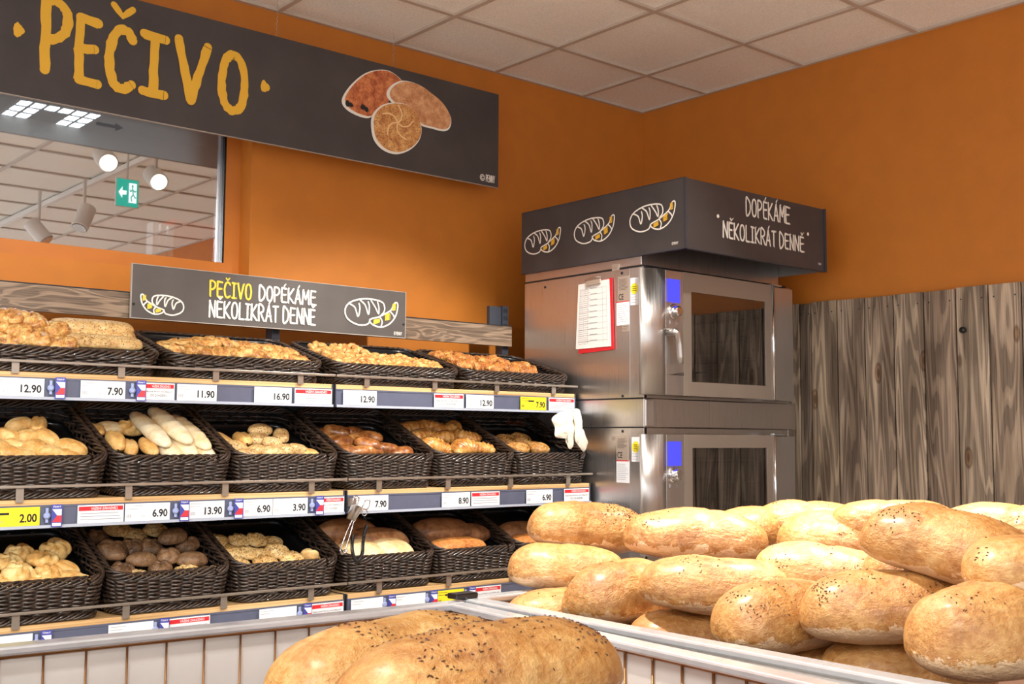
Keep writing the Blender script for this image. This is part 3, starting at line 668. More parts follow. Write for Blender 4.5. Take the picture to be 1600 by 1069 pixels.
def ht(px, yt, yb): return P_(px, yt)[1]-P_(px, yb)[1]
l0, l1 = P_(1165.5, 335), P_(1233, 351); l0 = (l0[0], (l0[1]+l1[1])/2); line_text(mb, 'DOPÉKÁME', l0, (l1[0], l0[1]), ht(1170, 309, 336)*.98, .0085, fyy, .12)
l0, l1 = P_(1129.5, 371), P_(1255, 393.5); l0 = (l0[0], (l0[1]+l1[1])/2); line_text(mb, 'NĚKOLIKRÁT DENNĚ', l0, (l1[0], l0[1]), ht(1135, 347, 372)*.98, .0085, fyy, .12)
for p in ((1121, 338), (1261.5, 366)): q = P_(*p); dot(mb, q, .008, fyy, 12, .1)
mb.build('lettering', M['chalk'], t)
mb = MB(); q = onX(XC0, 1050, 382); ftext(mb, '© PENNY', -q.y, -q.y+.034, q.z-.003, q.z+.009, fxx, .02); q = P_(1278, 413); ftext(mb, '© PENNY', q[0], q[0]+.024, q[1]-.003, q[1]+.008, fyy, .02)
mb.build('small_print', M['chalk'], t)
# clipboard
t = thing('clipboard', onX(XS-.004, 930, 550), 'red clipboard holding a long white ruled sheet on the oven side', 'clipboard'); O = Vector(t.location)
c = [onX(XS-.004, *p) for p in ((907, 446), (957, 434), (960, 546), (905, 553))]
mb = MB().prism([v for v in c], (-.004, 0, 0)); rb(mb).build('board', M['redboard'], t)
c = [onX(XS-.009, *p) for p in ((904, 445), (952, 436), (955, 541), (900, 546))]
mb = MB().prism([v for v in c], (-.0012, 0, 0)); rb(mb).build('paper', M['paper'], t)
mb = MB()
def pl(u, v): return c[0].lerp(c[1], u).lerp(c[3].lerp(c[2], u), v)+Vector((-.0016, 0, 0))
for i in range(10):
    v0 = .1+i*.088; w_ = .0035
    mb.add([pl(.06, v0), pl(.9, v0), pl(.9, v0+w_), pl(.06, v0+w_)], [(0, 1, 2, 3)])
    mb.add([pl(.4, v0-.012), pl(.62, v0-.012), pl(.62, v0-.004), pl(.4, v0-.004)], [(0, 1, 2, 3)])
for i in range(28):
    v0 = .09+i*.031
    for (a0, a1) in ((.08, .18), (.22, .3+.05*(i % 3))): mb.add([pl(a0, v0), pl(a1, v0), pl(a1, v0+.005), pl(a0, v0+.005)], [(0, 1, 2, 3)])
for u in (.07, .2, .33, .78, .9): mb.add([pl(u, .09), pl(u+.006, .09), pl(u+.006, .93), pl(u, .93)], [(0, 1, 2, 3)])
rb(mb).build('paper_print', M['grey_ink'], t)
cc = [onX(XS-.012, *p) for p in ((917, 440), (939, 435.5), (939.5, 443), (917.5, 448))]
rb(MB().prism(cc, (-.006, 0, 0))).build('clip', M['silverlabel'], t, bevel=.002)
a, b_ = onX(XS-.012, 915, 439), onX(XS-.012, 940, 433); mb = MB().tube([a+Vector((-.004, 0, 0)), a.lerp(b_, .5)+Vector((-.006, 0, .008)), b_+Vector((-.004, 0, 0))], .002, 6); rb(mb).build('clip_lever', M['chrome'], t, smooth=True)
# ------------------------------------------------------------------ shelving
BAY = [(.925, 2.168), (2.178, 3.385)]
ROWS = [dict(y=3.542, z=.190, tilt=19, name='top'), dict(y=3.451, z=-.190, tilt=22, name='middle'), dict(y=3.44, z=-.552, tilt=22, name='bottom')]
SW = [(.26, 'upper'), (0, 'mid')]
for bi, (x0, x1) in enumerate(BAY):
    side = ('left', 'right')[bi]
    for r in ROWS:
        T = 0; dep = .46 if r['name'] != 'top' else .43
        t = thing('bakery_shelf', (0, r['y'], r['z']), '%s light oak bakery shelf with slate price channel in the %s shelving bay' % (r['name'], side), 'shelf', 'tilted oak bakery shelves')
        rot = Matrix.Rotation(T, 4, 'X')
        mb = MB(); mb.box((x0, 0, -.024), (x1, dep, 0)); mb.v = [tuple(rot @ Vector(v)) for v in mb.v]; mb.build('board', M['shelfwood'], t, bevel=.002)
        zt_ = -.016; mb = MB(); mb.box((x0+.002, -.004, zt_-.066), (x1-.002, .006, zt_)); mb.box((x0+.002, -.011, zt_-.066), (x1-.002, -.004, zt_-.060)); mb.box((x0+.002, -.006, zt_-.006), (x1-.002, -.004, zt_)); mb.build('price_channel', M['channel'], t)
        mb = MB(); mb.box((x0+.002, -.0125, zt_-.067), (x1-.002, -.011, zt_-.058)); mb.build('channel_lip', M['channel_edge'], t)
        rz = .027 if r['name'] == 'top' else .035; ry_ = -.012
        mb = MB(); mb.box((x0-.002, ry_-.006, rz), (x1+.002, ry_+.002, rz+.0085)); mb.build('guard_rail', M['bracket'], t, bevel=.0015)
        nb = 4
        for k in range(nb):
            xb = x0+(x1-x0)*(.11+.26*k); mb = MB(); mb.box((xb-.011, ry_+.002, -.006), (xb+.011, ry_+.006, rz+.007)); mb.build('rail_bracket', M['bracket'], t)
        for xe in (x0-.001, x1-.003):
            mb = MB(); mb.box((xe, -.004, -.075), (xe+.004, .05, .0))
            mb.prism([Vector(p) for p in ((xe, .05, -.05), (xe, dep, -.12), (xe, dep, -.0), (xe, .05, -.0))], (.003, 0, 0))
            mb.build('shelf_bracket', M['dark_metal'], t)
UY = 3.985
for xu, lab in ((.925, 'slotted dark shelf upright at the left end of the left bay'), (2.173, 'slotted dark shelf upright between the two shelving bays'), (3.36, 'slotted dark shelf upright at the right end beside the oven')):
    top = onY(UY, 793, 479).z if xu > 3 else .5
    t = thing('shelf_upright', (xu, UY, FLOOR), lab, 'upright'); z1 = top-FLOOR
    mb = MB(); mb.box((-.015, 0, 0), (.02, .05, z1)); mb.build('post', M['dark_metal'], t)
    mb = MB(); z = .9
    while z < z1-.01: mb.box((.004, -.0015, z-.012), (.012, 0, z+.006)); mb.box((-.009, -.0015, z-.012), (-.001, 0, z+.006)); z += .035
    mb.build('slot', M['ink'], t)
    if xu > 3: MB().box((-.085, .01, z1-.16), (-.016, .03, z1-.004)).build('end_plate', M['dark_metal'], t)
for xa, xb, lab in ((.5, 2.173, 'grey oak header board above the left shelving bay'), (2.1735, 3.383, 'grey oak header board above the right shelving bay')):
    t = MB().box((xa, UY-.022, .42), (xb, UY-.001, .512)).build('header_board', M['headwood']); tag(t, lab, 'header board')
    tt = MB().box((xa, UY-.024, .512), (xb, UY-.001, .516)).build('top_edge', M['ink'], t)
mb = MB().box((.5, UY+.052, FLOOR), (3.38, UY+.06, .30)); o = mb.build('shelf_back_panel', M['dark_metal']); tag(o, 'dark back panel standing behind the bread shelves', 'back panel')
# low sign
LY = 3.93
a, b_, c, d = [onY(LY, *p) for p in ((206, 412), (206, 497), (633, 457), (633, 527))]
lx0, lx1, lz0, lz1 = (a.x+b_.x)/2, (c.x+d.x)/2, (b_.z+d.z)/2, (a.z+c.z)/2
t = thing('shelf_sign', ((lx0+lx1)/2, LY, lz0), 'grey sign on the shelf header reading PEČIVO DOPÉKÁME NĚKOLIKRÁT DENNĚ', 'sign'); O = Vector(t.location)
rb(MB().box((lx0, LY, lz0), (lx1, LY+.008, lz1))).build('board', M['lowsign'] if 'lowsign' in M else M.setdefault('lowsign', plain('grey_sign_board', rgb(84, 78, 75), .55, 0, 6, .12)), t)
e = MB(); e.box((lx0-.001, LY-.001, lz0-.003), (lx1+.001, LY+.009, lz0)); e.box((lx0-.001, LY-.001, lz1), (lx1+.001, LY+.009, lz1+.002)); e.box((lx0-.003, LY-.001, lz0-.003), (lx0, LY+.009, lz1+.002)); e.box((lx1, LY-.001, lz0-.003), (lx1+.003, LY+.009, lz1+.002)); rb(e).build('edge_strip', M['sign_edge'], t)
fy = lambda v: Vector((v.x, LY-.0015, v.y))-O
def Q(px, py): q = onY(LY, px, py); return (q.x, q.z)
def line2(mb, s, xl, ytl, ybl, xr, ytr, ybr, w=.0085, rag=.12):
    a0, a1 = Q(xl, ybl), Q(xr, ybr); zb_ = (a0[1]+a1[1])/2; h = ((Q(xl, ytl)[1]-a0[1])+(Q(xr, ytr)[1]-a1[1]))/2; line_text(mb, s, (a0[0], zb_), (a1[0], zb_), h, w, fy, rag)
mb = MB(); line2(mb, 'PEČIVO', 327.5, 440, 463, 391.5, 444, 468, .0076); mb.build('yellow_lettering', M['yellowprint'], t)
mb = MB(); line2(mb, 'DOPÉKÁME', 405, 447.5, 469, 492, 454.5, 477, .0076); line2(mb, 'NĚKOLIKRÁT DENNĚ', 326.5, 473, 495.5, 491.5, 481.5, 507.5, .0076); mb.build('white_lettering', M['chalk'], t)
pw, py2 = MB(), MB(); q0, q1 = Q(219.5, 470), Q(286.5, 480); doodle(pw, py2, (q0[0]+q1[0])/2, (Q(250, 461)[1]+Q(250, 490)[1])/2, q1[0]-q0[0], True, fy, .0055)
py2.build('drawing_filling', M['yellowprint'], pw.build('bread_drawing', M['chalk'], t)); pw, py2 = MB(), MB()
q0, q1 = Q(538.5, 490), Q(621, 490); doodle(pw, py2, (q0[0]+q1[0])/2, (Q(580, 467)[1]+Q(580, 508)[1])/2, q1[0]-q0[0], False, fy, .0065)
py2.build('drawing_filling', M['yellowprint'], pw.build('bread_drawing', M['chalk'], t))
mb = MB(); q = Q(615, 522.5); ftext(mb, '© PENNY', q[0], q[0]+.042, q[1]-.003, q[1]+.013, fy, .02); mb.build('small_print', M['chalk'], t)
for p in ((208.5, 475), (630.5, 507)):
    q = onY(LY, *p); mb = MB(); mb.lathe([(.005, -.003), (.005, .0)], (q.x, LY, q.z), 'Y', 12); rb(mb).build('screw', M['ink'], t)
# ------------------------------------------------------------------ price tags
def tagpos(ri, px): r = ROWS[ri]; y = r['y']-.012; return onY(y, px, {0: 625, 1: 800, 2: 960}[ri]).x
def card(ri, x0, x1, label, name, cat, grp, mat, dy=0):
    r = ROWS[ri]; z0 = r['z']-.016-.058; z1 = r['z']-.016-.004; y = r['y']-.0125-dy
    o = MB().box((0, -.0012, 0), (x1-x0, 0, z1-z0)).build(name, mat, loc=(x0, y, z0)); tag(o, label, cat, grp); return o, x1-x0, z1-z0
def price(ri, pa, pb, txt, label, mat='white', cp=True):
    x0, x1 = tagpos(ri, pa), tagpos(ri, pb); o, w, h = card(ri, x0, x1, label, 'price_tag', 'price tag', 'price tags on the shelf channels', M[mat]); f = lambda v: Vector((v.x, -.0018, v.y))
    mb = MB(); ww = .0122*len(txt); ww = min(ww, w*.52); 
    if ri < 2: ftext(mb, txt, w-.008-ww, w-.008, .010, .035, f, .028); mb.build('price_number', M['ink'], o)
    mb = MB(); 
    for zz, a_, b_ in ((h-.008, .006, .38), (h-.017, .006, .3)): mb.add([f(Vector(p)) for p in ((w*a_*1.0+.004, zz), (w*b_, zz), (w*b_, zz+.0012), (w*a_+.004, zz+.0012))], [(0, 1, 2, 3)])
    for k in range(5): mb.add([f(Vector(p)) for p in ((.006+k*.0032, .010), (.0074+k*.0032, .010), (.0074+k*.0032, .021), (.006+k*.0032, .021))], [(0, 1, 2, 3)])
    if mat == 'yellow': mb.add([f(Vector(p)) for p in ((w*.3, h*.62), (w*.52, h*.62), (w*.52, h*.74), (w*.3, h*.74))], [(0, 1, 2, 3)])
    mb.build('barcode_print', M['ink'] if mat == 'yellow' else M['grey_ink'], o)
    if cp and w > .1: mb = MB(); ftext(mb, 'ČP', w*.36, w*.36+.012, .010, .019, f, 0); mb.build('small_letters', M['grey_ink'], o)
def notice(ri, pa, pb, label, txt=('NEBALENÉ PEČIVO SPOTŘEBUJTE', 'DO 24 HODIN.'), fine=False):
    x0, x1 = tagpos(ri, pa), tagpos(ri, pb); o, w, h = card(ri, x0, x1, label, 'notice_card', 'notice card', 'customer notice cards on the shelf channels', M['white']); f = lambda d: (lambda v: Vector((v.x, -.0012-d, v.y)))
    mb = MB(); mb.add([f(.0004)(Vector(p)) for p in ((.003, h-.017), (w-.003, h-.017), (w-.003, h-.004), (.003, h-.004))], [(0, 1, 2, 3)]); mb.build('red_header', M['red'], o)
    mb = MB(); ftext(mb, 'VÁŽENÍ ZÁKAZNÍCI', w*.28, w*.86, h-.0145, h-.005, f(.0008), .01); mb.build('header_lettering', M['white'], o)
    mb = MB()
    if fine:
        for k in range(3): mb.add([f(.0006)(Vector(p)) for p in ((.008, .010+k*.009), (w-.008-.004*k, .010+k*.009), (w-.008-.004*k, .012+k*.009), (.008, .012+k*.009))], [(0, 1, 2, 3)])
    else:
        ftext(mb, txt[0], .006, w-.008, .022, .030, f(.0006), .0); ftext(mb, txt[1], w*.25, w*.75, .010, .018, f(.0006), .0)
    mb.build('notice_lettering', M['grey_ink'] if fine else M['ink'], o)
def flag(ri, px, label):
    x = tagpos(ri, px); r = ROWS[ri]; z0 = r['z']-.016-.064; w, h = .030, .066
    t = thing('flag_marker', (x, r['y']-.020, z0), label, 'flag marker', 'small Czech flag markers on the shelf channels', rot=(0, 0, radians(-14)))
    MB().box((0, 0, 0), (w, .001, h)).build('card', M['blue'], t)
    f = lambda v: Vector((v.x, -.0006, v.y)); f2 = lambda v: Vector((v.x, -.0011, v.y))
    q = lambda mb, pts, ff: mb.add([ff(Vector(p)) for p in pts], [tuple(range(len(pts)))])
    mb = MB(); q(mb, [(.002, .034), (w-.002, .034), (w-.002, h-.014), (.002, h-.014)], f); mb.build('flag_white', M['white'], t); mb = MB(); q(mb, [(.003, .003), (w-.003, .003), (w-.003, .012), (.003, .012)], f); mb.build('caption_field', M['white'], t)
    mb = MB(); q(mb, [(.002, .014), (w-.002, .014), (w-.002, .034), (.002, .034)], f); mb.build('flag_red', M['red'], t)
    mb = MB(); q(mb, [(.002, .014), (.016, .034), (.002, h-.014)], f2); mb.build('flag_blue', M['blue'], t)
    mb = MB(); ftext(mb, 'ČESKÝ', .004, w-.004, h-.009, h-.003, f, .01); mb.build('flag_lettering', M['white'], t)
    mb = MB(); mb.lathe([(.006, -.0), (.010, -.004), (.006, -.008)], (-.012, .004, h*.5), 'Y', 14); mb.box((-.016, .002, h*.2), (-.008, .006, h*.85)); mb.build('holder_clip', M['clipblue'], t)
M['clipblue'] = plain('clear_blue_clip', rgb(150, 160, 200), .2)
price(0, -40, 68, '12.90', 'white price tag cut by the left picture edge, top shelf channel')
flag(0, 84, 'Czech flag marker nearest the left picture edge, top shelf')
price(0, 125, 195, '7.90', 'white price tag between two flag markers on the top shelf channel')
flag(0, 211, 'Czech flag marker at the left edge of a notice card, top shelf')
notice(0, 222, 272, 'notice card touched by a flag marker, top shelf left bay')
price(0, 276, 338, '11.90', 'white price tag right beside the notice card with a flag, top shelf')
price(0, 397, 455, '16.90', 'white price tag adjoining the fine print card left of the top shelf joint')
notice(0, 460, 518, 'fine print notice card just left of the top shelf joint', fine=True)
price(0, 536, 588, '12.90', 'white price tag just right of the top shelf joint', cp=False)
notice(0, 678, 724, 'notice card under the seeded pastry basket, top shelf right bay')
price(0, 728, 771, '12.90', 'white price tag adjoining the notice card under the seeded pastry basket', cp=False)
price(0, 813, 853, '7.90', 'yellow price tag near the right end of the top shelf', 'yellow', False)
notice(0, 857, 897, 'fine print notice card at the right end of the top shelf', fine=True)
price(1, -40, 62, '2.00', 'yellow price tag at the left edge of the middle shelf', 'yellow')
flag(1, 79, 'Czech flag marker right of the yellow tag, middle shelf')
notice(1, 121, 193, 'widest fine print notice card, under the oval roll basket', fine=True)
price(1, 195, 265, '6.90', 'white price tag adjoining the widest fine print card, middle shelf')
flag(1, 279, 'Czech flag marker under the baguette basket, middle shelf')
price(1, 295, 350, '13.90', 'white price tag between two flag markers, middle shelf channel')
flag(1, 364, 'Czech flag marker under the right corner of the baguette basket')
price(1, 380, 425, '6.90', 'left one of two adjoining white tags under the seeded roll basket', cp=False)
price(1, 426, 480, '3.90', 'right one of two adjoining white tags under the seeded roll basket')
flag(1, 491, 'Czech flag marker over the notice card left of the hanging tongs')
notice(1, 497, 537, 'notice card at the right end of the left bay, middle shelf', ('PEČIVO SPOTŘEBUJTE', 'DO 24 HODIN.'))
price(1, 552, 606, '7.90', 'white 7.90 price tag behind the hanging tongs', cp=False)
price(1, 690, 734, '8.90', 'white price tag under the croissant basket, left of a fine print card', cp=False)
notice(1, 736, 780, 'fine print notice card under the croissant basket', fine=True)
price(1, 822, 863, '6.90', 'white price tag under the snail pastry basket', cp=False)
notice(1, 881, 920, 'notice card at the right end of the middle shelf')
price(2, -40, 52, '4.90', 'white price tag cut by the left picture edge, bottom shelf')
flag(2, 64, 'Czech flag marker nearest the left edge of the bottom shelf')
price(2, 170, 240, '5.90', 'white price tag under the dark roll basket, bottom shelf')
flag(2, 248, 'Czech flag marker under the dark roll basket')
notice(2, 262, 328, 'notice card under the dark roll basket, bottom shelf')
price(2, 405, 463, '6.90', 'white price tag under the poppy kaiser basket')
flag(2, 472, 'Czech flag marker under the poppy kaiser basket')
notice(2, 486, 536, 'notice card at the right end of the left bay, bottom shelf')
price(2, 548, 598, '9.90', 'white price tag first in the right bay, bottom shelf', cp=False)
flag(2, 604, 'Czech flag marker under the round loaf basket')
price(2, 612, 664, '9.90', 'white price tag between two flag markers, bottom shelf right bay', cp=False)
flag(2, 670, 'Czech flag marker left of the yellow bottom shelf tag')
price(2, 682, 724, '12.90', 'yellow price tag on the bottom shelf above the bin corner', 'yellow', False)
flag(2, 730, 'Czech flag marker right of the yellow bottom shelf tag')
notice(2, 742, 782, 'notice card on the bottom shelf left of the loaf pile')
# ------------------------------------------------------------------ baskets
def rrect(w, d, r, n=6):
    pts = []
    for cx, cy, a0 in ((w/2-r, r, -90), (w/2-r, d-r, 0), (-w/2+r, d-r, 90), (-w/2+r, r, 180)):
        for k in range(n+1): a = radians(a0+90*k/n); pts.append(Vector((cx+r*cos(a), cy+r*sin(a), 0)))
    return pts
def resample(pts, n):
    P = pts+[pts[0]]; ls = [0]
    for a, b_ in zip(P, P[1:]): ls.append(ls[-1]+(b_-a).length)
    T = ls[-1]; out = []; j = 0
    for i in range(n):
        s = T*i/n
        while ls[j+1] < s: j += 1
        out.append(P[j].lerp(P[j+1], (s-ls[j])/max(1e-9, ls[j+1]-ls[j])))
    return out, T
def basket(Wd, D, H, name_label, rows, K):
    """display basket: level base, rim and inner tray rising to the back by slope K"""
    t = thing('wicker_basket', (0, 0, 0), name_label, 'basket', 'dark wicker bread baskets')
    per = 2*(Wd+D)-.3; ncol = int(round(per/.034))//2*2; spc = 4; n = ncol*spc
    lift_ = lambda p, f=None: Vector((p.x, p.y, p.z+p.y*K*(p.z/H if f is None else f)))
    def ring(z):
        k = z/H; w_ = Wd-.044*(1-k)-.012; d_ = D-.036*(1-k)-.012; P, T = resample(rrect(w_, d_, .05), n)
        return [lift_(p+Vector((0, (D-d_)/2*0+.006+.004*(1-k), z))) for p in P]
    def outn(P, i): d = P[(i+1) % n]-P[i-1]; return Vector((d.y, -d.x, 0)).normalized()
    mb = MB(); zlo, zhi = .022, H-.022
    for r in range(rows):
        z = zlo+(zhi-zlo)*(r+.5)/rows; P = ring(z); pts = []
        for i, p in enumerate(P): pts.append(p+outn(P, i)*(.0078*sin(pi*i/spc+pi*(r % 2)))+Vector((0, 0, .0007*sin(i*1.7+r*2.1))))
        mb.tube(pts, .0036, 6, True, ry=.0044)
    for c in range(0, n, spc):
        P0 = ring(zlo-.01); P1 = ring(zhi+.01); mb.tube([P0[c], P1[c]], .003, 5)
    mb.build('woven_wall', M['wicker'], t, smooth=True)
    def braid(z, rad, rz, strands, turns, r, nm):
        P = ring(z); m_ = MB()
        for s in range(strands):
            pts = [p+outn(P, i)*(rad*cos(2*pi*(turns*i/n+s/strands)))+Vector((0, 0, rz*sin(2*pi*(turns*i/n+s/strands)))) for i, p in enumerate(P)]
            m_.tube(pts, r, 6, True)
        return m_.build(nm, M['wicker'], t, smooth=True)
    braid(H-.014, .0075, .012, 6, int(per/.15), .0045, 'braided_rim')
    braid(.012, .006, .009, 5, int(per/.10), .0042, 'braided_base')
    lw, ld = Wd-.056, D-.052; zt_ = H-.048 if H > .1 else H-.026; zf = .054 if H > .1 else .036; m_ = MB(); prof = [(0, zt_), (-.005, zt_+.001), (.006, zf+.004), (.02, zf), (.05, zf)]
    rings = []
    for ins, z in prof:
        P, T = resample(rrect(lw-2*ins, ld-2*ins, .045), 48); rings.append([lift_(p+Vector((0, (D-(ld-2*ins))/2, z)), 1 if H < .1 else .83) for p in P])
    vs = [v for rg in rings for v in rg]; fs = []
    for k in range(len(rings)-1):
        for i in range(48): fs.append((k*48+i, k*48+(i+1) % 48, (k+1)*48+(i+1) % 48, (k+1)*48+i))
    fs.append(tuple((len(rings)-1)*48+i for i in range(48))); m_.add(vs, fs); m_.build('plastic_liner', M['black_plastic'], t, smooth=True)
    m_ = MB(); P = ring(.012); m_.add([Vector((p.x, p.y, .008)) for p in P], [tuple(range(n))]); m_.build('basket_base', M['wicker'], t)
    return t
BK = {}
def place_basket(proto, used, ri, xc, label):
    o = proto if not used[0] else copy_tree(proto); used[0] = True
    r = ROWS[ri]; o.location = (xc, r['y']+.006, r['z']+.001); o['label'] = label
    return o
pt, ut = basket(.592, .385, .078, '', 6, math.tan(radians(19))), [False]
pm, um = basket(.408, .425, .125, '', 15, math.tan(radians(26))), [False]
TB = [(1.235, 'top shelf wicker basket of knotted pastries and seeded slabs'), (1.851, 'top shelf wicker basket of crumbly strudel pastries, second from left'), (2.479, 'top shelf wicker basket full of small ring twists'), (3.079, 'top shelf wicker basket of dark seeded pastries beside the oven')]
for x, l in TB: place_basket(pt, ut, 0, x, l)
MBK = [(1.132, 'middle shelf wicker basket of plain oval rolls at the left edge'), (1.546, 'middle shelf wicker basket of long pale baguettes'), (1.96, 'middle shelf wicker basket of seeded rolls'), (2.385, 'middle shelf wicker basket of brown chocolate rolls'), (2.788, 'middle shelf wicker basket of croissants'), (3.19, 'middle shelf wicker basket of cinnamon snails under the cloth gloves')]
for x, l in MBK: place_basket(pm, um, 1, x, l)
BBK = ['bottom shelf wicker basket of kaiser rolls at the left edge', 'bottom shelf wicker basket of dark grain rolls', 'bottom shelf wicker basket of poppy seed kaisers', 'bottom shelf wicker basket of round loaves behind the tongs', 'bottom shelf wicker basket of long orange brown loaves', 'bottom shelf wicker basket half hidden behind the loaf pile']
for (x, _), l in zip(MBK, BBK): place_basket(pm, um, 2, x, l)
# ------------------------------------------------------------------ bread shapes
def fin(mb, mat, seed=0, amp=.0, sc=20, name='bread'):
    if amp:
        o = Vector((seed*3.1, seed*1.7, seed*.9)); mb.v = [tuple(Vector(v)*(1+amp*noise.noise(Vector(v)*sc+o))) for v in mb.v]
    me = mb.mesh(name, True); me.materials.append(mat); return me
def ell(Lx, Wy, Hz, p=2.2, nu=28, nv=20, flat=.62, fz=None, fr_=None):
    mb = MB(); vs = []; fs = []
    se = lambda c, e: (abs(c)**(2/e))*(1 if c >= 0 else -1)
    for i in range(nu+1):
        a = -pi/2+pi*i/nu; cx, sx_ = cos(a), sin(a)
        for j in range(nv):
            q = 2*pi*j/nv
            x = Lx/2*se(sx_, p); r = se(max(cx, 1e-4), p); y = Wy/2*r*se(cos(q), 2.15); z = Hz/2*r*se(sin(q), 2.15)
            if z < 0: z *= flat
            if fz: x, y, z = fz(x, y, z)
            vs.append((x, y, z))
    for i in range(nu):
        for j in range(nv): fs.append((i*nv+j, i*nv+(j+1) % nv, (i+1)*nv+(j+1) % nv, (i+1)*nv+j))
    return mb.add(vs, fs)
def disc(Rr, H, lobes=5, tw=1.2, dep=.16, nr=12, na=40, bulge=.06):
    mb = MB(); vs = []; fs = []
    prof = [pi*k/nr for k in range(nr+1)]
    for i, f in enumerate(prof):
        for j in range(na):
            q = 2*pi*j/na; rr = sin(f); z = cos(f)*H/2; g = abs(sin(lobes/2*(q+tw*rr)))
            g = g**.55
            if z > 0: z = z*(1-dep*(1-g)*1.3)+H*dep*(g-.6)*rr*(1-rr)*2
            else: z *= .6
            r_ = Rr*(rr**.85)*(1+bulge*(g-.5)*(1 if i < nr*.7 else 0)); vs.append((r_*cos(q), r_*sin(q), z))
    for i in range(nr):
        for j in range(na): fs.append((i*na+j, (i+1)*na+j, (i+1)*na+(j+1) % na, i*na+(j+1) % na))
    return mb.add(vs, fs)
def groove(wd, dp): return lambda x, y, z: (x, y, z-(dp*math.exp(-(y/wd)**2) if z > 0 else 0))
def slashes(n, Lx, dp): return lambda x, y, z: (x, y, z-(dp*math.exp(-(((x+y*.5)/Lx*n*2+.5) % 1-.5)**2/.02) if z > 0 and abs(x) < Lx*.4 else 0))
def croiss(Lx, W_, seed=0):
    mb = MB(); vs = []; fs = []; n, m_ = 40, 14
    for i in range(n+1):
        s = -1+2*i/n; a = s*1.15; R0 = Lx*.42; c = Vector((R0*sin(a), R0*(1-cos(a)) - .2*Lx*0, 0)); r_ = W_/2*(max(0, 1-abs(s)**2.2)**.6+.1)*(1+.3*((1-((abs(s)*4.2+.3) % 1))-.5)); d = Vector((cos(a), sin(a), 0)); nn = Vector((-sin(a), cos(a), 0))
        for j in range(m_):
            q = 2*pi*j/m_; vs.append(c+nn*r_*cos(q)+Vector((0, 0, r_*.85*sin(q)*(1 if sin(q) > 0 else .7))))
    for i in range(n):
        for j in range(m_): fs.append((i*m_+j, i*m_+(j+1) % m_, (i+1)*m_+(j+1) % m_, (i+1)*m_+j))
    fs.append(tuple(range(m_))); fs.append(tuple(n*m_+k for k in range(m_-1, -1, -1))); return mb.add(vs, fs)
def snail(Rr, H):
    mb = MB(); pts = []; rs = []
    for k in range(90):
        a = k*.22; r_ = .006+Rr*.82*k/90; pts.append((r_*cos(a), r_*sin(a), H*.12*(1-k/90))); rs.append(Rr*.13)
    mb.tube(pts, rs, 8, ry=H*.45); mb.lathe([(Rr*.8, -H*.4), (Rr*.86, -H*.1), (Rr*.3, H*.02)], n=28); return mb
def twistring(Rr, r0):
    mb = MB(); n = 28
    for s in range(2):
        pts = []
        for k in range(n): a = 2*pi*k/n; q = 3*a+s*pi; rr = Rr+r0*.55*cos(q); pts.append((rr*cos(a), rr*sin(a), r0*.55*sin(q)))
        mb.tube(pts, r0*.8, 7, True)
    return mb
def knot(Rr, seed):
    mb = disc(Rr, Rr*1.05, 5, 2.0, .3, 14, 44, .22); return mb
ME = {}
def variants(key, fn, mat, n=3, amp=.1, sc=22): ME[key] = [fin(fn(i), M[mat], i+hash(len(key)) % 7, amp, sc, key) for i in range(n)]
variants('oval_roll', lambda i: ell(.084+.005*i, .056, .056, 2.15, fz=groove(.005, .006)), 'roll')
variants('baguette', lambda i: ell(.235+.01*i, .058, .05, 2.5, 34, 16, fz=slashes(3, .24, .003)), 'pale', 3, .05)
variants('short_baguette', lambda i: ell(.15, .06, .052, 2.4, 30, 16), 'pale', 2, .06)
variants('golden_roll', lambda i: ell(.125, .058, .052, 2.3, 28, 16, fz=groove(.006, .005)), 'roll', 2, .08)
variants('kaiser_roll', lambda i: disc(.044+.002*i, .058, 5, 1.4, .34, 14, 50, .12), 'kaiser', 3, .08)
variants('dark_roll', lambda i: disc(.041+.003*i, .06, 4, .8, .2), 'dark', 3, .14)
variants('dark_long_roll', lambda i: ell(.105, .066, .056, 2.1), 'dark', 2, .12)
variants('poppy_kaiser', lambda i: knot(.038+.002*i, i), 'poppy', 3, .1)
variants('seeded_roll', lambda i: ell(.094, .056, .056, 2.15, fz=groove(.008, .004)), 'seeded', 3, .12)
variants('chocolate_roll', lambda i: ell(.1, .058, .05, 2.9, fz=slashes(2, .1, .002)), 'brown', 3, .08)
variants('croissant', lambda i: croiss(.14+.008*i, .066), 'croissant', 3, .08)
variants('snail_pastry', lambda i: snail(.05, .035), 'danish', 2, .06)
variants('knot_pastry', lambda i: knot(.05+.003*i, i), 'danish', 3, .3, 30)
variants('seeded_slab', lambda i: ell(.27, .095, .052, 4.2, 30, 20), 'seeded', 2, .05)
variants('strudel_pastry', lambda i: ell(.12, .08, .046, 3.6, 34, 20, fz=slashes(4, .12, .010)), 'danish', 3, .34, 46)
variants('ring_twist', lambda i: twistring(.027, .013), 'danish', 2, .1, 30)
variants('seeded_pastry', lambda i: ell(.115, .08, .05, 3.0, 34, 20, fz=slashes(3, .11, .011)), 'danishseed', 3, .34, 40)
variants('round_loaf', lambda i: ell(.2, .165, .1, 2.2), 'whiteloaf', 2, .05, 12)
variants('rye_loaf', lambda i: ell(.25, .12, .1, 2.3), 'rye', 2, .06, 12)
variants('orange_loaf', lambda i: ell(.29, .1, .075, 2.4, fz=slashes(3, .29, .004)), 'orangeloaf', 2, .06, 14)
WF = {0: .036, 1: .052, 2: .052}
ORD = ['first', 'second', 'third', 'fourth', 'fifth', 'sixth', 'seventh', 'eighth', 'ninth', 'tenth', 'eleventh', 'twelfth', 'thirteenth', 'fourteenth', 'fifteenth']
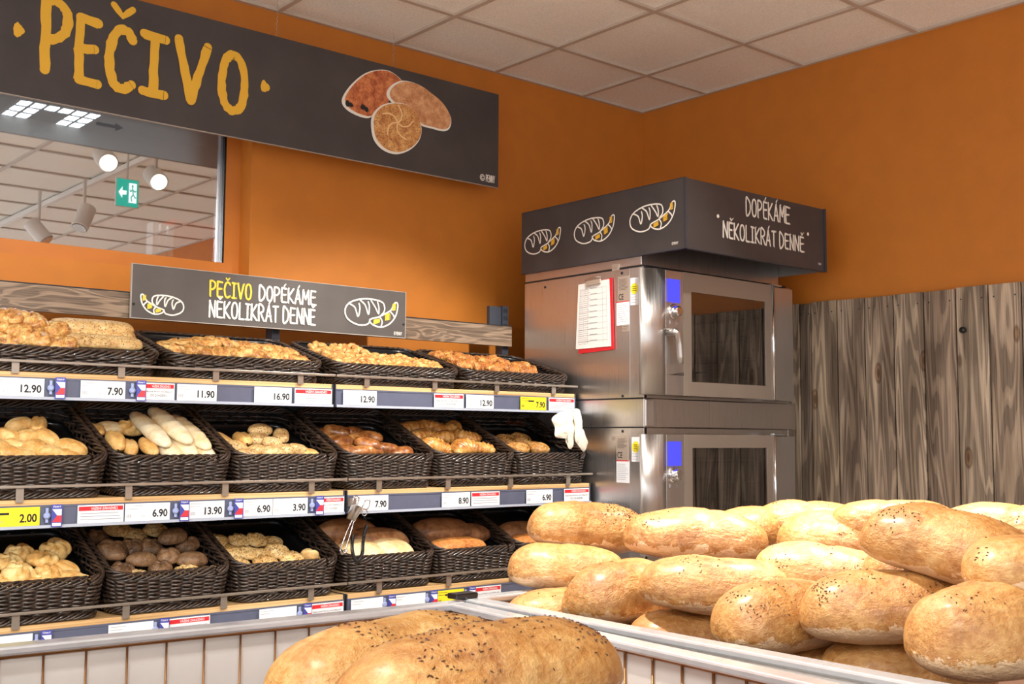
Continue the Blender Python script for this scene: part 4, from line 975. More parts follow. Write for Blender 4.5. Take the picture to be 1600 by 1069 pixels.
ROWN = {1: ['only'], 2: ['back', 'front'], 3: ['back', 'middle', 'front'], 4: ['back', 'second', 'third', 'front']}
def put(key, ri, px, py, yaw, lift, label, cat, grp, tiltx=0, sc=1.0, xr=None, tiltz=0):
    me = random.choice(ME[key]); hz = -min(v.co.z for v in me.vertices)*sc
    r = ROWS[ri]; T = radians(r['tilt']); rt = Matrix.Rotation(T, 3, 'X'); O_ = Vector((0, r['y'], r['z'])); n = rt @ Vector((0, 0, 1))
    w = WF[ri]+hz+lift; d = ray(px, py); k = (O_+n*w).dot(n)/d.dot(n) if d.dot(n) else 1; P = d*k; loc = rt.transposed() @ (P-O_)
    vmin, vmax = .06, .44 if ri else .385
    rl = Matrix.Rotation(radians(yaw), 3, 'Z') @ Matrix.Rotation(radians(tiltx), 3, 'Y'); ext = [rl @ v.co for v in me.vertices]
    hx = max(abs(v.x) for v in ext)*sc*.9; hy = max(abs(v.y) for v in ext)*sc*.92
    loc.y = min(max(loc.y, .036+hy+.7*hz), .435-hy if ri else .375-hy)
    if xr: loc.x = min(max(loc.x, xr[0]+.02+hx), xr[1]-.02-hx)
    P = O_+rt @ Vector((loc.x, loc.y, w))
    o = mobj(key, me, None); o.location = P
    o.rotation_euler = (rt @ Matrix.Rotation(radians(yaw), 3, 'Z') @ Matrix.Rotation(radians(tiltx), 3, 'Y') @ Matrix.Rotation(radians(tiltz), 3, 'X')).to_euler(); o.scale = (sc,)*3
    tag(o, label, cat, grp); return o
def fill(ri, bx, hw, bname, rows, cat, grp, kinds=None):
    """rows: back to front, each a list of (key, desc, px, py, yaw, lift[, tilt, scale])"""
    nm = ROWN[len(rows)]
    for rn, row in zip(nm, rows):
        row = sorted(row, key=lambda e: e[2])
        for i, e in enumerate(row):
            key, desc, px, py, yaw, lift = e[:6]; ti = e[6] if len(e) > 6 else random.uniform(-14, 14); s = (e[7] if len(e) > 7 else random.uniform(.95, 1.06))*(.93 if ri == 2 and 'k' in key else 1)
            rk = 'alone' if len(row) == 1 else '%s from left' % ORD[i]
            put(key, ri, px, py, yaw, lift, '%s, %s in the %s row of the %s basket' % (desc, rk, rn, bname), cat, grp, ti, s, (bx-hw, bx+hw))
U = random.uniform
# M1
x = MBK[0][0]; k = 'oval_roll'; dd = 'plain golden roll'
fill(1, x, .2, 'oval roll', [
 [(k, dd, 30, 665, 10, .03), (k, dd, 59, 666, 70, .03)],
 [(k, dd, 12, 683, -60, .012), (k, dd, 41, 685, 5, .012), (k, dd, 72, 686, -50, .012)],
 [(k, dd, -2, 700, -70, .0), (k, dd, 25, 699, -35, .0), (k, dd, 52, 702, 30, .004), (k, dd, 110, 702, -40, 0, 0, 1.2), (k, dd, -28, 690, 20, 0)],
 [(k, dd, 8, 711, 0, 0), (k, dd, 33, 713, 10, -.006), (k, dd, 80, 710, 0, 0), (k, dd, 105, 715, 10, -.01), (k, dd, -20, 712, 0, 0)]], 'bread roll', 'plain golden rolls')
# M2
x = MBK[1][0]
fill(1, x, .2, 'baguette', [
 [('baguette', 'long pale baguette', 230, 668, 92, .034, 0, 1.16), ('baguette', 'long pale baguette', 259, 660, 93, .05, 0, 1.22), ('baguette', 'long pale baguette', 295, 676, 93, .03, 0, 1.2), ('golden_roll', 'golden long roll', 142, 666, 80, .0), ('round_loaf', 'pale round roll', 169, 668, 0, 0, 0, .5), ('kaiser_roll', 'pale knotted roll', 198, 668, 0, 0)],
 [('golden_roll', 'dark patched pale roll', 180, 690, 80, .01, 0, 1.1), ('golden_roll', 'pale roll', 203, 700, 75, 0, 0, .9), ('golden_roll', 'golden orange roll', 232, 699, 85, .004, 0, 1.0), ('short_baguette', 'pale baguette end', 262, 704, 95, 0, 0, 1.15), ('short_baguette', 'golden white baguette end', 286, 699, 92, .012, 0, 1.15), ('short_baguette', 'white baguette end', 325, 704, 100, 0, 0, 1.15)]], 'bread roll', 'pale baguettes and rolls')
# M3
x = MBK[2][0]; k = 'seeded_roll'; dd = 'seeded roll'
fill(1, x, .2, 'seeded roll', [
 [('golden_roll', 'smooth pale roll', 350, 692, -60, .0), ('golden_roll', 'smooth pale roll', 378, 687, 80, .01), (k, dd, 407, 674, 10, .03), (k, dd, 439, 682, 70, .022)],
 [(k, dd, 372, 702, -60, 0), (k, dd, 403, 688, 0, .012), (k, 'dark orange seeded roll', 425, 694, 20, .012)],
 [(k, dd, 386, 712, 0, 0), (k, dd, 401, 706, 10, 0), (k, dd, 427, 709, 0, 0), (k, dd, 448, 706, 10, 0), (k, dd, 466, 706, 0, 0), ('golden_roll', 'smooth pale roll', 496, 712, -10, -.008)]], 'bread roll', 'seeded rolls')
# M4
x = MBK[3][0]; k = 'chocolate_roll'; dd = 'brown chocolate roll'
fill(1, x, .2, 'chocolate roll', [
 [(k, dd, 503, 679, 0, 0), (k, dd, 526, 675, -40, .016), (k, dd, 554, 677, 20, .012), (k, dd, 580, 683, -50, .016)],
 [(k, dd, 535, 691, 0, .004), (k, dd, 558, 687, 10, .01), (k, dd, 573, 694, -40, .02), (k, dd, 516, 690, 0, .0)],
 [(k, dd, 541, 706, 10, 0), (k, dd, 560, 707, 0, 0), (k, dd, 583, 705, 10, 0), (k, dd, 604, 702, -10, .004), (k, dd, 625, 709, 0, -.004)]], 'chocolate roll', 'brown chocolate rolls')
# M5
x = MBK[4][0]; k = 'croissant'; dd = 'golden croissant'
fill(1, x, .2, 'croissant', [
 [(k, dd, 628, 668, 0, 0), (k, dd, 652, 668, 10, .01), (k, dd, 684, 672, -20, .01), (k, dd, 706, 672, 30, .01)],
 [(k, dd, 640, 684, 0, 0), (k, dd, 698, 685, 20, 0), (k, dd, 727, 684, -40, .012), (k, dd, 668, 682, 160, 0)],
 [(k, dd, 662, 696, 200, 0, 0, 1.05), (k, dd, 690, 701, 150, 0), (k, dd, 724, 700, 190, .008, 0, 1.15), (k, dd, 759, 702, 170, 0)]], 'croissant', 'golden croissants')
x = MBK[5][0]; k = 'snail_pastry'
fill(1, x, .2, 'snail pastry', [
 [(k, 'cinnamon snail', 788, 689, 0, 0), (k, 'cinnamon snail', 812, 688, 40, .004)],
 [(k, 'glazed cinnamon snail', 809, 701, 20, 0, 0, 1.05), (k, 'glazed cinnamon snail', 840, 701, 0, 0, 0, 1.05), (k, 'cinnamon snail', 775, 705, 0, 0)]], 'snail pastry', 'cinnamon snails')
# B1
x = MBK[0][0]; k = 'kaiser_roll'; dd = 'golden kaiser roll'
fill(2, x, .2, 'kaiser', [
 [(k, dd, 31, 868, 10, .004, 0, 1.1), (k, dd, 86, 861, 30, .02, -20, 1.1)],
 [(k, dd, 13, 881, 0, .01), (k, dd, 67, 877, 60, .016, 10, 1.1), ('oval_roll', 'golden oval roll', 103, 891, -50, .004), (k, dd, -20, 880, 0, 0)],
 [(k, dd, 30, 900, 0, .012, 10, 1.2), (k, dd, 75, 899, 30, .008, 0, 1.05), ('oval_roll', 'golden oval roll', 109, 905, -40, 0), (k, dd, 0, 912, 0, 0)],
 [(k, dd, 62, 913, 0, .0), (k, dd, 83, 917, 20, -.004), (k, dd, 43, 921, 0, -.006), ('oval_roll', 'pale oval roll', 131, 912, -20, .0), ('oval_roll', 'golden oval roll', 148, 918, -20, -.01), (k, dd, 12, 922, 0, -.006)]], 'bread roll', 'golden kaiser rolls')
# B2
x = MBK[1][0]; k = 'dark_roll'; k2 = 'poppy_kaiser'; k3 = 'dark_long_roll'; dd = 'dark grain roll'
fill(2, x, .2, 'dark roll', [
 [(k, dd, 151, 841, 0, 0), (k2, 'pale seeded roll', 184, 829, 0, .03, 0, 1.15), (k2, 'pale seeded roll', 210, 838, 0, .022, 0, 1.1), (k2, 'pale seeded roll', 243, 830, 30, .03, 0, 1.1), (k3, 'large upturned dark roll', 270, 840, 20, .05, 0, 1.15)],
 [(k, 'large dark grain roll', 172, 862, 0, .016, 0, 1.2), (k, dd, 205, 856, 0, .016), (k, dd, 235, 856, 0, .014), (k, dd, 293, 853, 0, .014), (k, dd, 263, 870, 20, .022)],
 [(k3, 'very dark long roll', 222, 876, 0, .016), (k3, 'very dark long roll', 300, 876, -10, .016, 0, 1.1), (k, dd, 250, 890, 0, .004), (k, dd, 190, 894, 0, .0)],
 [(k2, 'pale seeded roll', 216, 906, 0, -.004, 0, 1.15), (k2, 'pale seeded roll', 252, 902, 0, 0, 0, 1.1), (k2, 'pale seeded roll', 294, 896, 0, 0, 0, 1.2), (k, dd, 326, 900, 0, -.006), (k, dd, 180, 906, 0, -.01)]], 'bread roll', 'dark and seeded rolls')
# B3
x = MBK[2][0]; k = 'poppy_kaiser'; dd = 'poppy seed kaiser'
fill(2, x, .2, 'poppy kaiser', [
 [(k, dd, 340, 847, 0, .0, 0, 1.1), (k, dd, 374, 846, 0, .01), (k, dd, 400, 845, 20, .02, 0, 1.15), (k, dd, 424, 850, 0, .0)],
 [(k, dd, 351, 865, 0, .01, 0, 1.1), (k, dd, 385, 865, 0, .012), (k, dd, 406, 869, 0, .008), (k, dd, 432, 862, 30, .018, 0, 1.1)],
 [(k, dd, 374, 882, 0, .004), (k, dd, 415, 881, 0, .008, 0, 1.1), (k, 'darker poppy seed kaiser', 455, 874, 0, .012, 0, 1.1), (k, 'tipped poppy kaiser', 484, 871, 60, .014, 70, 1.0)],
 [(k, dd, 384, 893, 0, -.004), (k, dd, 421, 892, 0, -.002), (k, dd, 449, 891, 0, 0), (k, dd, 491, 887, 0, 0), (k, dd, 400, 896, 0, -.008), (k, dd, 472, 892, 0, -.004)]], 'bread roll', 'poppy seed kaisers')
# B4
x = MBK[3][0]
fill(2, x, .2, 'round loaf', [
 [('rye_loaf', 'floury brown loaf', 508, 834, 0, .01, 0, 1.0), ('rye_loaf', 'dark brown loaf', 590, 846, -10, .006, 0, 1.0)],
 [('round_loaf', 'pale round loaf', 547, 869, 0, .0, 0, .95), ('round_loaf', 'pale round loaf', 613, 866, 0, .0, 0, .95), ('rye_loaf', 'small brown loaf', 516, 856, 40, -.01, 0, .7)]], 'loaf', 'round and brown loaves')
x = MBK[4][0]
fill(2, x, .2, 'long loaf', [
 [('rye_loaf', 'long dark brown loaf', 690, 832, -5, .004, 0, 1.1), ('rye_loaf', 'dark brown loaf', 735, 836, 0, -.004, 0, .9)],
 [('orange_loaf', 'long orange brown loaf', 713, 855, 0, .004, 0, .98), ('orange_loaf', 'orange loaf end', 728, 869, 0, -.03, 0, .8)]], 'loaf', 'long brown loaves')
x = MBK[5][0]
fill(2, x, .2, 'half hidden', [
 [('rye_loaf', 'long brown loaf', 812, 833, 0, .0, 0, .95)],
 [('orange_loaf', 'seeded golden loaf', 822, 848, 0, .0, 0, .95)]], 'loaf', 'long brown loaves')
# T1
x = TB[0][0]; k = 'knot_pastry'; dd = 'knotted cheese pastry'
fill(0, x, .29, 'knot pastry', [
 [(k, dd, 14, 497, 0, .05), (k, dd, 46, 503, 0, .04, 0, 1.1), ('seeded_slab', 'long seeded slab', 148, 512, 0, .03, 0, 1.0)],
 [(k, dd, -14, 510, 0, .02), (k, dd, 78, 518, 30, .02), (k, dd, 22, 519, 0, .014), ('seeded_slab', 'long seeded slab', 158, 524, 0, .008, 0, 1.05)],
 [(k, dd, 4, 532, 0, 0), (k, dd, 49, 530, 0, .008, 0, 1.1), (k, dd, 92, 540, 0, -.004), ('seeded_slab', 'long seeded slab', 176, 537, 0, .0, 0, 1.02)]], 'pastry', 'knotted pastries and seeded slabs')
# T2
x = TB[1][0]; k = 'strudel_pastry'; dd = 'crumbly strudel pastry'
fill(0, x, .29, 'strudel', [
 [(k, dd, 270, 541, 10, 0), (k, dd, 316, 537, 0, .016), (k, dd, 361, 541, 20, .006), (k, dd, 392, 545, -20, .002), (k, dd, 420, 548, 10, 0), (k, dd, 440, 552, 0, 0)],
 [(k, dd, 268, 549, 0, 0), (k, dd, 290, 550, 20, .004), (k, dd, 316, 550, -10, .008), (k, dd, 346, 552, 0, .002), (k, dd, 374, 553, 10, .006), (k, dd, 402, 556, 0, .002), (k, dd, 430, 559, 0, .002), (k, dd, 458, 564, 0, -.002)]], 'pastry', 'crumbly strudel pastries')
x = TB[2][0]; k = 'ring_twist'; dd = 'small ring twist'
fill(0, x, .29, 'ring twist', [
 [(k, dd, 484+i*15.5, 545+i*2.1-(6 if i in (3, 4) else 0), U(0, 90), .012 if i in (3, 4) else .004, U(-25, 25)) for i in range(13)],
 [(k, dd, 492+i*15.5, 554+i*1.8, U(0, 90), .006, U(-25, 25)) for i in range(13)],
 [(k, dd, 500+i*15.5, 562+i*1.6, U(0, 90), .006, U(-25, 25)) for i in range(13)]], 'pastry', 'small ring twists')
x = TB[3][0]; k = 'seeded_pastry'; dd = 'dark seeded pastry'
fill(0, x, .29, 'seeded pastry', [
 [(k, dd, 690, 557, 0, 0), (k, dd, 724, 561, 10, .01), (k, dd, 757, 565, 0, .008), (k, dd, 783, 568, 20, .01), (k, dd, 811, 574, 0, .004)],
 [(k, dd, 698, 565, 0, 0), (k, dd, 722, 570, 0, .002), (k, dd, 746, 573, 10, .002), (k, dd, 770, 576, 0, .002), (k, dd, 795, 578, 0, .004), (k, dd, 822, 581, 0, .002)]], 'pastry', 'dark seeded pastries')
# ------------------------------------------------------------------ tongs and gloves
P0 = onY(3.405, 554, 793)
t = thing('serving_tongs', P0, 'steel serving tongs hanging in a metal cup at the shelf joint', 'tongs'); O = Vector(P0); Yp = 3.405
def pp(px, py, dy=0): q = onY(Yp+dy, px, py); return q-O
ax0, ax1 = pp(557, 791), pp(548, 812); axd = (ax0-ax1).normalized(); q = axd.to_track_quat('Z', 'Y')
mb = MB(); hgt = (ax0-ax1).length; prof = [(.017, 0), (.0195, hgt), (.0205, hgt+.001), (.018, hgt), (.015, .004)]
mb.lathe(prof, n=28); mb.f = mb.f[:-1]; mb.v = [tuple(q @ Vector(v)+ax1) for v in mb.v]; mb.build('holder_cup', M['steel'], t, smooth=True)
mb = MB(); mb.tube([pp(551, 789, -.01), pp(552, 778, -.01), pp(557, 775, -.01), pp(561, 778, -.01), pp(560, 784, -.01), pp(556, 793, -.005), pp(551, 812), pp(546, 822), pp(541, 833), pp(535, 850), pp(531, 860), pp(535, 862)], .0022, 7)
mb.tube([pp(566, 793, -.01), pp(571, 782, -.01), pp(578, 782, -.01), pp(577, 790, -.01), pp(574, 796, -.01), pp(566, 795, -.01), pp(552, 817), pp(550, 826), pp(545, 842), pp(540, 857), pp(538, 862)], .0022, 7)
mb.build('tong_arm', M['chrome'], t, smooth=True)
mb = MB(); c = pp(536, 858); mb.tube([c+Vector((.014*cos(a), -.004, .014*sin(a))) for a in [pi*1.0+pi*k/8 for k in range(9)]], .003, 7); mb.tube([c+Vector((.009*cos(a), .004, .018*sin(a))) for a in [pi*1.0+pi*k/8 for k in range(9)]], .003, 7); mb.build('gripping_end', M['chrome'], t, smooth=True)
mb = MB(); c = pp(569.5, 801); mb.tube([c+Vector((.011*cos(a), 0, .011*sin(a))) for a in [2*pi*k/16 for k in range(16)]], .0016, 6, True); mb.build('key_ring', M['chrome'], t, smooth=True)
cp = smooth_line([(569, 808), (573, 816), (572, 826), (569, 835), (567, 850), (566, 865), (562, 874), (557, 876), (552, 868), (550, 855), (551, 842), (552, 836)], 12)
mb = MB(); pts = [pp(v.x, v.y) for v in cp]; mb.tube(pts[:20], .0012, 5); hp = []
P3 = []
for a_, b_ in zip(pts[18:], pts[19:]):
    for s_ in range(6): P3.append(a_.lerp(b_, s_/6))
for i, p in enumerate(P3[:-1]):
    d = (P3[i+1]-p).normalized(); sd = Vector((0, 1, 0)); u_ = d.cross(sd).normalized(); a = i*.75; hp.append(p+sd*.0055*cos(a)+u_*.0055*sin(a))
mb.tube(hp, .0016, 5); mb.build('coiled_cord', M['black_plastic'], t, smooth=True)
MB().box(pp(548, 792, .01), pp(552, 778, .03)).build('hook_plate', M['bracket'], t)
def cloth(name, outline, th, y, label):
    P = [onY(y, *p) for p in outline]; cc = sum(P, Vector())/len(P); sm = smooth_line([(p.x-cc.x, p.z-cc.z) for p in P]+[(P[0].x-cc.x, P[0].z-cc.z)], 4)[:-1]
    mb = MB(); n = len(sm); rings = [(1.0, 0), (.93, -.35*th), (.75, -.75*th), (.4, -th)]; vs = []; fs = []
    for sgn in (1, -1):
        base = len(vs)
        for s_, d_ in rings:
            for i, v in enumerate(sm): vs.append((v.x*s_, sgn*(d_+.003*sin(i*.9+s_*4)*(1 if s_ < 1 else 0)), v.y*s_))
        for k in range(3):
            for i in range(n):
                f = (base+k*n+i, base+k*n+(i+1) % n, base+(k+1)*n+(i+1) % n, base+(k+1)*n+i); fs.append(f)
        fs.append(tuple(base+3*n+i for i in range(n)))
    mb.add(vs, fs); o = mb.build(name, M['glove'], loc=cc, smooth=True); tag(o, label, 'glove', 'cloth gloves hanging at the shelf end'); return o
gy = 3.415
cloth('cloth_glove', [(898, 639), (906, 641), (907, 652), (907, 664), (911, 675), (917, 688), (917, 698), (912, 706), (905, 698), (900, 690), (898, 678), (899, 665), (896, 650)], .013, gy, 'white cloth glove hanging closest to the oven, folded long')
cloth('cloth_glove', [(870, 647), (880, 643), (896, 644), (898, 655), (897, 675), (896, 696), (890, 702), (886, 694), (886, 686), (868, 683), (867, 668), (862, 655)], .009, gy+.015, 'beige cloth glove hanging open left of the long white one')
# ------------------------------------------------------------------ bins
RZ = -.411
def bin_(name, x0, x1, y0, y1, zt_, label, deck, rz):
    t = thing(name, ((x0+x1)/2, (y0+y1)/2, FLOOR), label, 'display bin'); O = Vector(t.location); g = rb2 = lambda m_: (setattr(m_, 'v', [tuple(Vector(v)-O) for v in m_.v]), m_)[1]
    w = .05; pv = Vector((x1 if rz < -2 else x0, y1, 0)); t.rotation_euler.z = radians(rz); t.location = pv+Matrix.Rotation(radians(rz), 3, 'Z') @ (O-pv)
    for nm, a, b_ in (('rim', (x0, y1-w, zt_-.018), (x1, y1, zt_)), ('rim', (x0, y0, zt_-.018), (x1, y0+w, zt_)), ('rim', (x0, y0+w, zt_-.018), (x0+w, y1-w, zt_)), ('rim', (x1-w, y0+w, zt_-.018), (x1, y1-w, zt_))):
        g(MB().box(a, b_)).build(nm, M['rim'], t, bevel=.005)
    i = .008
    e = MB()
    for a, b_ in (((x0+i, y1-i-.006, FLOOR+.1), (x1-i, y1-i, zt_-.018)), ((x0+i, y0+i, FLOOR+.1), (x1-i, y0+i+.006, zt_-.018)), ((x0+i, y0+i, FLOOR+.1), (x0+i+.006, y1-i, zt_-.018)), ((x1-i-.006, y0+i, FLOOR+.1), (x1-i, y1-i, zt_-.018))): e.box(a, b_)
    g(e).build('panel', M['bin_white'], t)
    e = MB(); n = int((x1-x0)/.082)
    for k in range(1, n):
        xx = x0+(x1-x0)*k/n; e.tube([(xx, y1-.019, FLOOR+.1), (xx, y1-.019, zt_-.018)], .0024, 6)
    n = int((y1-y0)/.082)
    for k in range(1, n):
        yy = y0+(y1-y0)*k/n; e.tube([(x1-.019, yy, FLOOR+.1), (x1-.019, yy, zt_-.018)], .003, 6); 
    for (a, b_) in (((x0+.02, y1-.018, zt_-.024), (x1-.02, y1-.018, zt_-.024)), ((x1-.018, y0+.02, zt_-.024), (x1-.018, y1-.02, zt_-.024))): e.tube([a, b_], .005, 6)
    g(e).build('wire_grid', M['wire'], t, smooth=True)
    g(MB().box((x0+.02, y0+.02, deck-.012), (x1-.024, y1-.024, deck))).build('deck', M['bin_deck'], t)
    for cx_, cy_ in ((x0+.025, y0+.025), (x1-.025, y0+.025), (x0+.025, y1-.025), (x1-.025, y1-.025)): g(MB().box((cx_-.015, cy_-.015, FLOOR), (cx_+.015, cy_+.015, FLOOR+.1))).build('leg', M['dark_metal'], t)
    return t
M['rim'] = plain('brushed_rim_metal', rgb(226, 230, 236), .22, .6, 30, .06); M['bin_deck'] = plain('brown_card_deck', rgb(96, 62, 40), .8)
XB = 1.785; YB1 = 2.305
bin_('display_bin', XB-1.25, XB, YB1-1.65, YB1, RZ, 'white wire bin with steel rim in front of the bread shelves', -.62, -4.2)
bin_('display_bin', XB+.012, XB+1.23, YB1-1.9, YB1+.02, RZ+.004, 'steel rimmed bin holding the big caraway loaf pile', -.60, -1.0)

o = MB().box((-.03, -.02, -.002), (.04, .02, .012)).build('corner_cap', M['black_plastic'], bevel=.003, loc=(XB+.01, YB1-.01, RZ+.006)); tag(o, 'black plastic cap on the corner where the two bins meet', 'corner cap')
# ------------------------------------------------------------------ loaves
def loafmesh(seed, Lx, Wy, Hz, p=2.75):
    Lx *= .93; Wy *= 1.04; Hz *= 1.16; rs = random.Random(seed); o = Vector((seed*5.3, seed*2.1, 0)); d1 = rs.uniform(-.1, .1)*Lx
    def f(x, y, z):
        if z < 0: k = min(1, -z/(Hz*.3)); x *= 1-.07*k; y *= 1-.1*k
        q = Vector((x, y, z)); n1 = noise.noise(q*11+o); n2 = noise.noise(q*34+o*1.3); n3 = noise.noise(q*90+o)
        n4 = abs(noise.noise(Vector((x*16, y*60, z*60))+o)); s = 1+.07*n1+.02*n2+.008*n3-.022*max(0, .25-n4); dent = .006*math.exp(-((x-d1)/.010)**2)*(1 if z > 0 else .4)
        y2 = y*s; y2 -= dent*.6*(1 if y > 0 else -1)*min(1, abs(y)/.04)
        return x*(1+.03*n1), y2+.012*sin(x/Lx*3+seed), z*s-(dent if z > 0 else 0)*.5
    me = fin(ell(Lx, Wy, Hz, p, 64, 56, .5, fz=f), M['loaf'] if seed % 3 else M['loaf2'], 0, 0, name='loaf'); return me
def loaf(px, py, dist, yaw, roll, pitch, Lx, Wy, Hz, seed, label, seeds=60, rng=(-.4, .4), name='caraway_loaf'):
    me = loafmesh(seed, Lx, Wy, Hz); o = mobj(name, me, None); P = at(px, py, dist); o.location = P
    vd = math.degrees(atan2(P.y, P.x))        # yaw is measured from the line of sight's perpendicular
    o.rotation_euler = (Matrix.Rotation(radians(vd-90+yaw), 3, 'Z') @ Matrix.Rotation(radians(pitch), 3, 'Y') @ Matrix.Rotation(radians(roll), 3, 'X')).to_euler()
    tag(o, label, 'loaf', 'large caraway loaves')
    seeds = int(seeds*1.7)
    if seeds:
        rs = random.Random(seed*7+1); mb = MB(); vs = me.vertices; cand = [v for v in vs if v.co.z > Hz*.22 and rng[0]*Lx < v.co.x < rng[1]*Lx]
        cl = [rs.choice(cand).co for _ in range(max(3, seeds//9))]
        for _ in range(seeds):
            c0 = rs.choice(cl); v = min(rs.sample(list(cand), min(26, len(cand))), key=lambda w_: (w_.co-c0).length); nrm = v.normal; tn = nrm.orthogonal().normalized(); tn = Matrix.Rotation(rs.uniform(0, 6.28), 3, nrm) @ tn; bt = nrm.cross(tn)
            c = v.co+tn*rs.uniform(-.004, .004)+bt*rs.uniform(-.004, .004); l_ = rs.uniform(.0026, .0038); w_ = .0012
            mb.add([c-tn*l_+nrm*.0004, c+bt*w_+nrm*.0006, c+tn*l_+nrm*.0004, c-bt*w_+nrm*.0006, c+nrm*.0022], [(0, 3, 4), (3, 2, 4), (2, 1, 4), (1, 0, 4)])
        s_ = mb.build('caraway_seeds', M['seedgeo'], o); s_['kind'] = 'stuff'
    return o
LV = [ # px, py, dist, yaw, roll, pitch, L, W, H, seed, label, seeds, range
 (918, 836, 3.22, 14, 8, 5, .37, .18, .16, 1, 'caraway loaf with dense seeds topping the left end of the pile', 170, (.05, .45)),
 (1086, 850, 3.0, -4, 0, 2, .40, .19, .155, 2, 'smooth pale loaf lying across the top front of the pile', 14, (-.4, .4)),
 (884, 899, 3.12, 8, 0, 3, .345, .18, .148, 3, 'shaded loaf at the far left of the pile, under the seeded one', 8, (-.4, .4)),
 (968, 938, 2.88, 52, 0, -4, .34, .20, .175, 4, 'loaf pointing endwise at the rim, left of the wide front loaf', 24, (-.4, .4)),
 (1120, 927, 2.72, -2, 6, 3, .39, .19, .15, 5, 'wide loaf above the rim with a pale floury belly', 34, (-.4, .4)),
 (886, 964, 2.92, 10, 0, 0, .34, .19, .13, 6, 'loaf in the lowest layer peeking over the rim at left', 8, (-.4, .4)),
 (1085, 1003, 2.72, 4, 0, 0, .33, .19, .13, 7, 'loaf in the lowest layer under the wide floury loaf', 12, (-.4, .4)),
 (1224, 982, 2.5, 38, 0, -3, .33, .20, .175, 8, 'plump caraway loaf touching the rim in the middle of the bin', 46, (-.4, .4)),
 (1290, 903, 2.76, -8, 8, 4, .35, .19, .13, 9, 'caraway loaf wedged mid pile behind the plump front loaf', 50, (-.4, .4)),
 (1178, 842, 3.32, 62, 0, 0, .30, .19, .16, 10, 'brightly lit pale loaf end behind the top front loaf', 4, (-.4, .4)),
 (1262, 822, 3.35, -8, 0, 0, .34, .18, .125, 11, 'brightly lit loaf on the back ridge nearest the oven door', 24, (-.3, .4)),
 (1312, 855, 3.06, -26, 4, 4, .34, .19, .155, 12, 'whitish loaf with folded crust in the middle of the ridge', 18, (0, .4)),
 (1398, 828, 3.05, -4, 0, 0, .34, .19, .135, 13, 'overexposed pale loaf on the back ridge before the planks', 6, (-.4, .4)),
 (1482, 869, 2.42, -24, 10, 10, .38, .19, .155, 14, 'tilted caraway loaf riding over the others at right', 70, (-.4, .4)),
 (1572, 842, 2.85, -12, 0, 0, .36, .19, .14, 15, 'pale loaf on the back ridge at the right edge', 30, (-.4, .4)),
 (1386, 966, 2.42, 14, 0, -4, .36, .20, .165, 16, 'caraway loaf at front right, shaded by the tilted loaf', 80, (-.4, .4)),
 (1568, 1003, 2.25, 40, 0, -5, .38, .22, .20, 17, 'largest loaf in the lower right corner of the picture', 40, (-.4, .4)),
 (1640, 905, 2.3, 0, 0, 0, .32, .19, .14, 18, 'loaf cut by the right edge, resting on the largest loaf', 24, (-.4, .4)),
 (1418, 1058, 2.45, 0, 0, 0, .36, .20, .14, 19, 'dark loaf in the lowest layer at front right', 10, (-.4, .4)),
 (1440, 905, 2.72, 40, 0, 0, .30, .18, .14, 20, 'orange loaf glimpsed in the gap under the tilted loaf', 6, (-.4, .4)),
 (618, 1066, 1.76, 40, 0, -2, .45, .19, .165, 21, 'left one of the two big foreground caraway loaves', 170, (-.2, .4)),
 (756, 1084, 1.5, 40, 0, -2, .45, .18, .155, 22, 'right one of the two big foreground caraway loaves', 190, (-.3, .45)),
 (1010, 1000, 2.95, -20, 0, 0, .32, .19, .13, 24, 'dark loaf in the lowest layer behind the endwise loaf', 0),
 (1290, 1045, 2.6, 60, 0, 0, .32, .19, .13, 25, 'dark loaf in the lowest layer between two front loaves', 0),
]
for l in LV: loaf(*l)
# under-layer that carries the visible ones
rs = random.Random(3)
# ------------------------------------------------------------------ things behind the camera that the window mirrors
GYm = GY
def mirZ(z, px, py): r = ray(px, py); p = r*(z/r.z); return Vector((p.x, 2*GYm-p.y, p.z))
def mirY(y, px, py): r = ray(px, py); p = r*((2*GYm-y)/r.y); return Vector((p.x, y, p.z))
tr0 = mirZ(CZ-.03, 250, 240)
TX = tr0.x
o = MB().box((TX-.018, -3.5, CZ-.035), (TX+.018, 2.9, CZ-.001)).build('light_track', M['bin_white']); tag(o, 'white ceiling track carrying the spotlights, mirrored in the window', 'light track')
def trackspot(y, tgt, lit, label, z=1.56, x=None):
    x = TX if x is None else x
    t = thing('track_spotlight', (x, y, z), label, 'spotlight', 'white track spotlights mirrored in the window')
    MB().tube([(0, 0, .04), (0, 0, CZ-.035-z)], .012, 8).build('stem', M['bin_white'], t, smooth=True)
    d = (Vector(tgt)-Vector((x, y, z))).normalized(); q = d.to_track_quat('-Z', 'Y')
    mb = MB(); mb.lathe([(.05, .09), (.058, .085), (.058, -.09), (.05, -.094), (.048, -.07)], n=28); mb.v = [tuple(q @ Vector(v)) for v in mb.v]; mb.build('lamp_housing', M['bin_white'], t, bevel=.002)
    mb = MB(); mb.lathe([(.046, -.097), (.046, -.0955)], n=28); mb.v = [tuple(q @ Vector(v)) for v in mb.v]; mb.build('lamp_face', M['lamp'] if lit else M['chrome'], t)
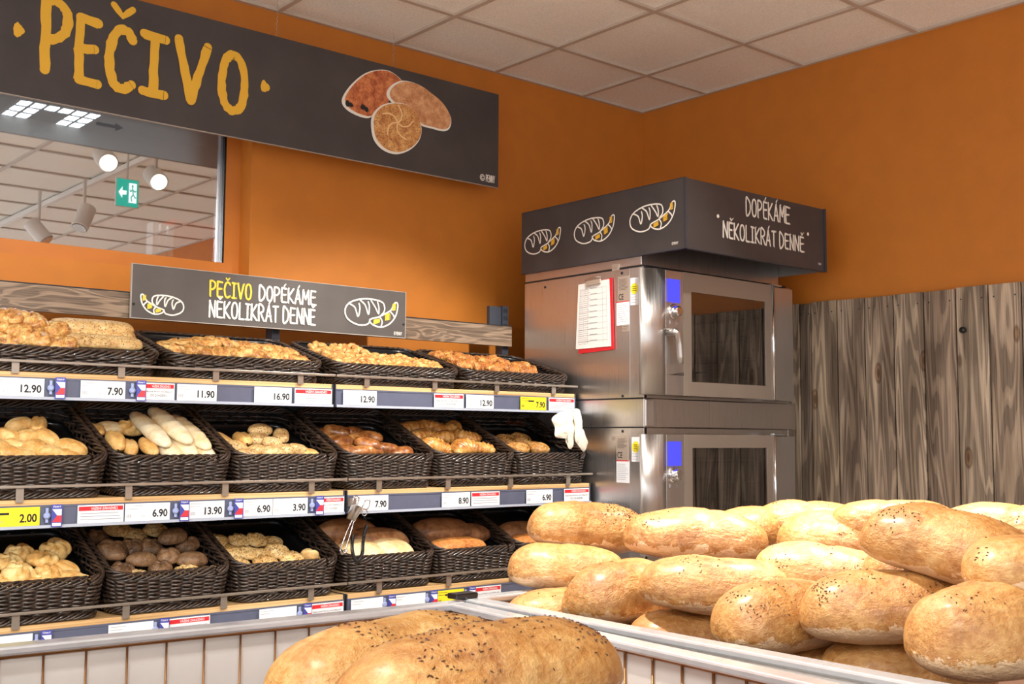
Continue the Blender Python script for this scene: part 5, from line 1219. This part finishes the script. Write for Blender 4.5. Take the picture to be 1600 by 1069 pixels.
for (px, py, y, tg, lit, lab) in ((165, 248, 2.15, (2.1, 4.3, .5), True, 'lit white spotlight, upper left one of the mirrored lit pair'), (243, 278, 1.95, (2.5, 4.3, .4), True, 'lit white spotlight right of the mirrored green exit sign'),
        (131, 340, .9, (1.8, 1.6, -.6), False, 'unlit white spotlight tilted down in the mirrored row'), (60, 362, .3, (3.6, 1.2, 0), False, 'unlit white spotlight nearest the left edge of the mirrored row')):
    q = mirY(y, px, py); trackspot(y, tg, lit, lab, q.z, q.x)
EXY = 1.9
e0, e1, e2_ = mirY(EXY, 183, 290), mirY(EXY, 217, 283), mirY(EXY, 217, 325)
t = thing('exit_sign', ((e0.x+e1.x)/2, EXY, CZ), 'green lit escape sign with arrow and running figure, mirrored in window', 'sign'); O = Vector(t.location)
ex0, ex1, ez0, ez1 = e0.x, e1.x, e2_.z, e1.z
rb(MB().box((ex0-.004, EXY-.02, ez0-.004), (ex1+.004, EXY-.004, ez1+.004))).build('sign_body', M['bin_white'], t); rb(MB().box((ex0, EXY-.004, ez0), (ex1, EXY-.0015, ez1))).build('green_panel', M['exit'], t)
fe = lambda v: Vector((ex0+v.x*(ex1-ex0), EXY-.0005, ez0+v.y*(ez1-ez0)))-O
mb = MB(); mb.add([fe(Vector(p)) for p in ((.08, .5), (.26, .72), (.26, .58), (.45, .58), (.45, .42), (.26, .42), (.26, .28))], [tuple(range(7))])
mb.add([fe(Vector(p)) for p in ((.56, .15), (.92, .15), (.92, .88), (.56, .88))], [(0, 1, 2, 3)]); mb.build('arrow_and_door', M['exitw'], t)
mb = MB(); f3 = lambda v: fe(v)+Vector((0, .002, 0)); dot(mb, (.72, .76), .045, f3, 10, 0, .06)
for l in ([(.72, .68), (.76, .45)], [(.76, .46), (.66, .34), (.7, .2)], [(.76, .46), (.86, .34), (.9, .36)], [(.73, .64), (.62, .56), (.6, .64)], [(.73, .64), (.84, .56), (.88, .62)]): stroke(mb, l, .055, f3, 0, False)
mb.build('running_figure', M['exit'], t); rb(MB().tube([((ex0+ex1)/2, EXY-.012, ez1+.003), ((ex0+ex1)/2, EXY-.012, CZ)], .006, 6)).build('hanger', M['bin_white'], t)
for o in SC.objects:
    if o.parent is None and o.type not in ('CAMERA', 'LIGHT'): o.location.z += EYE
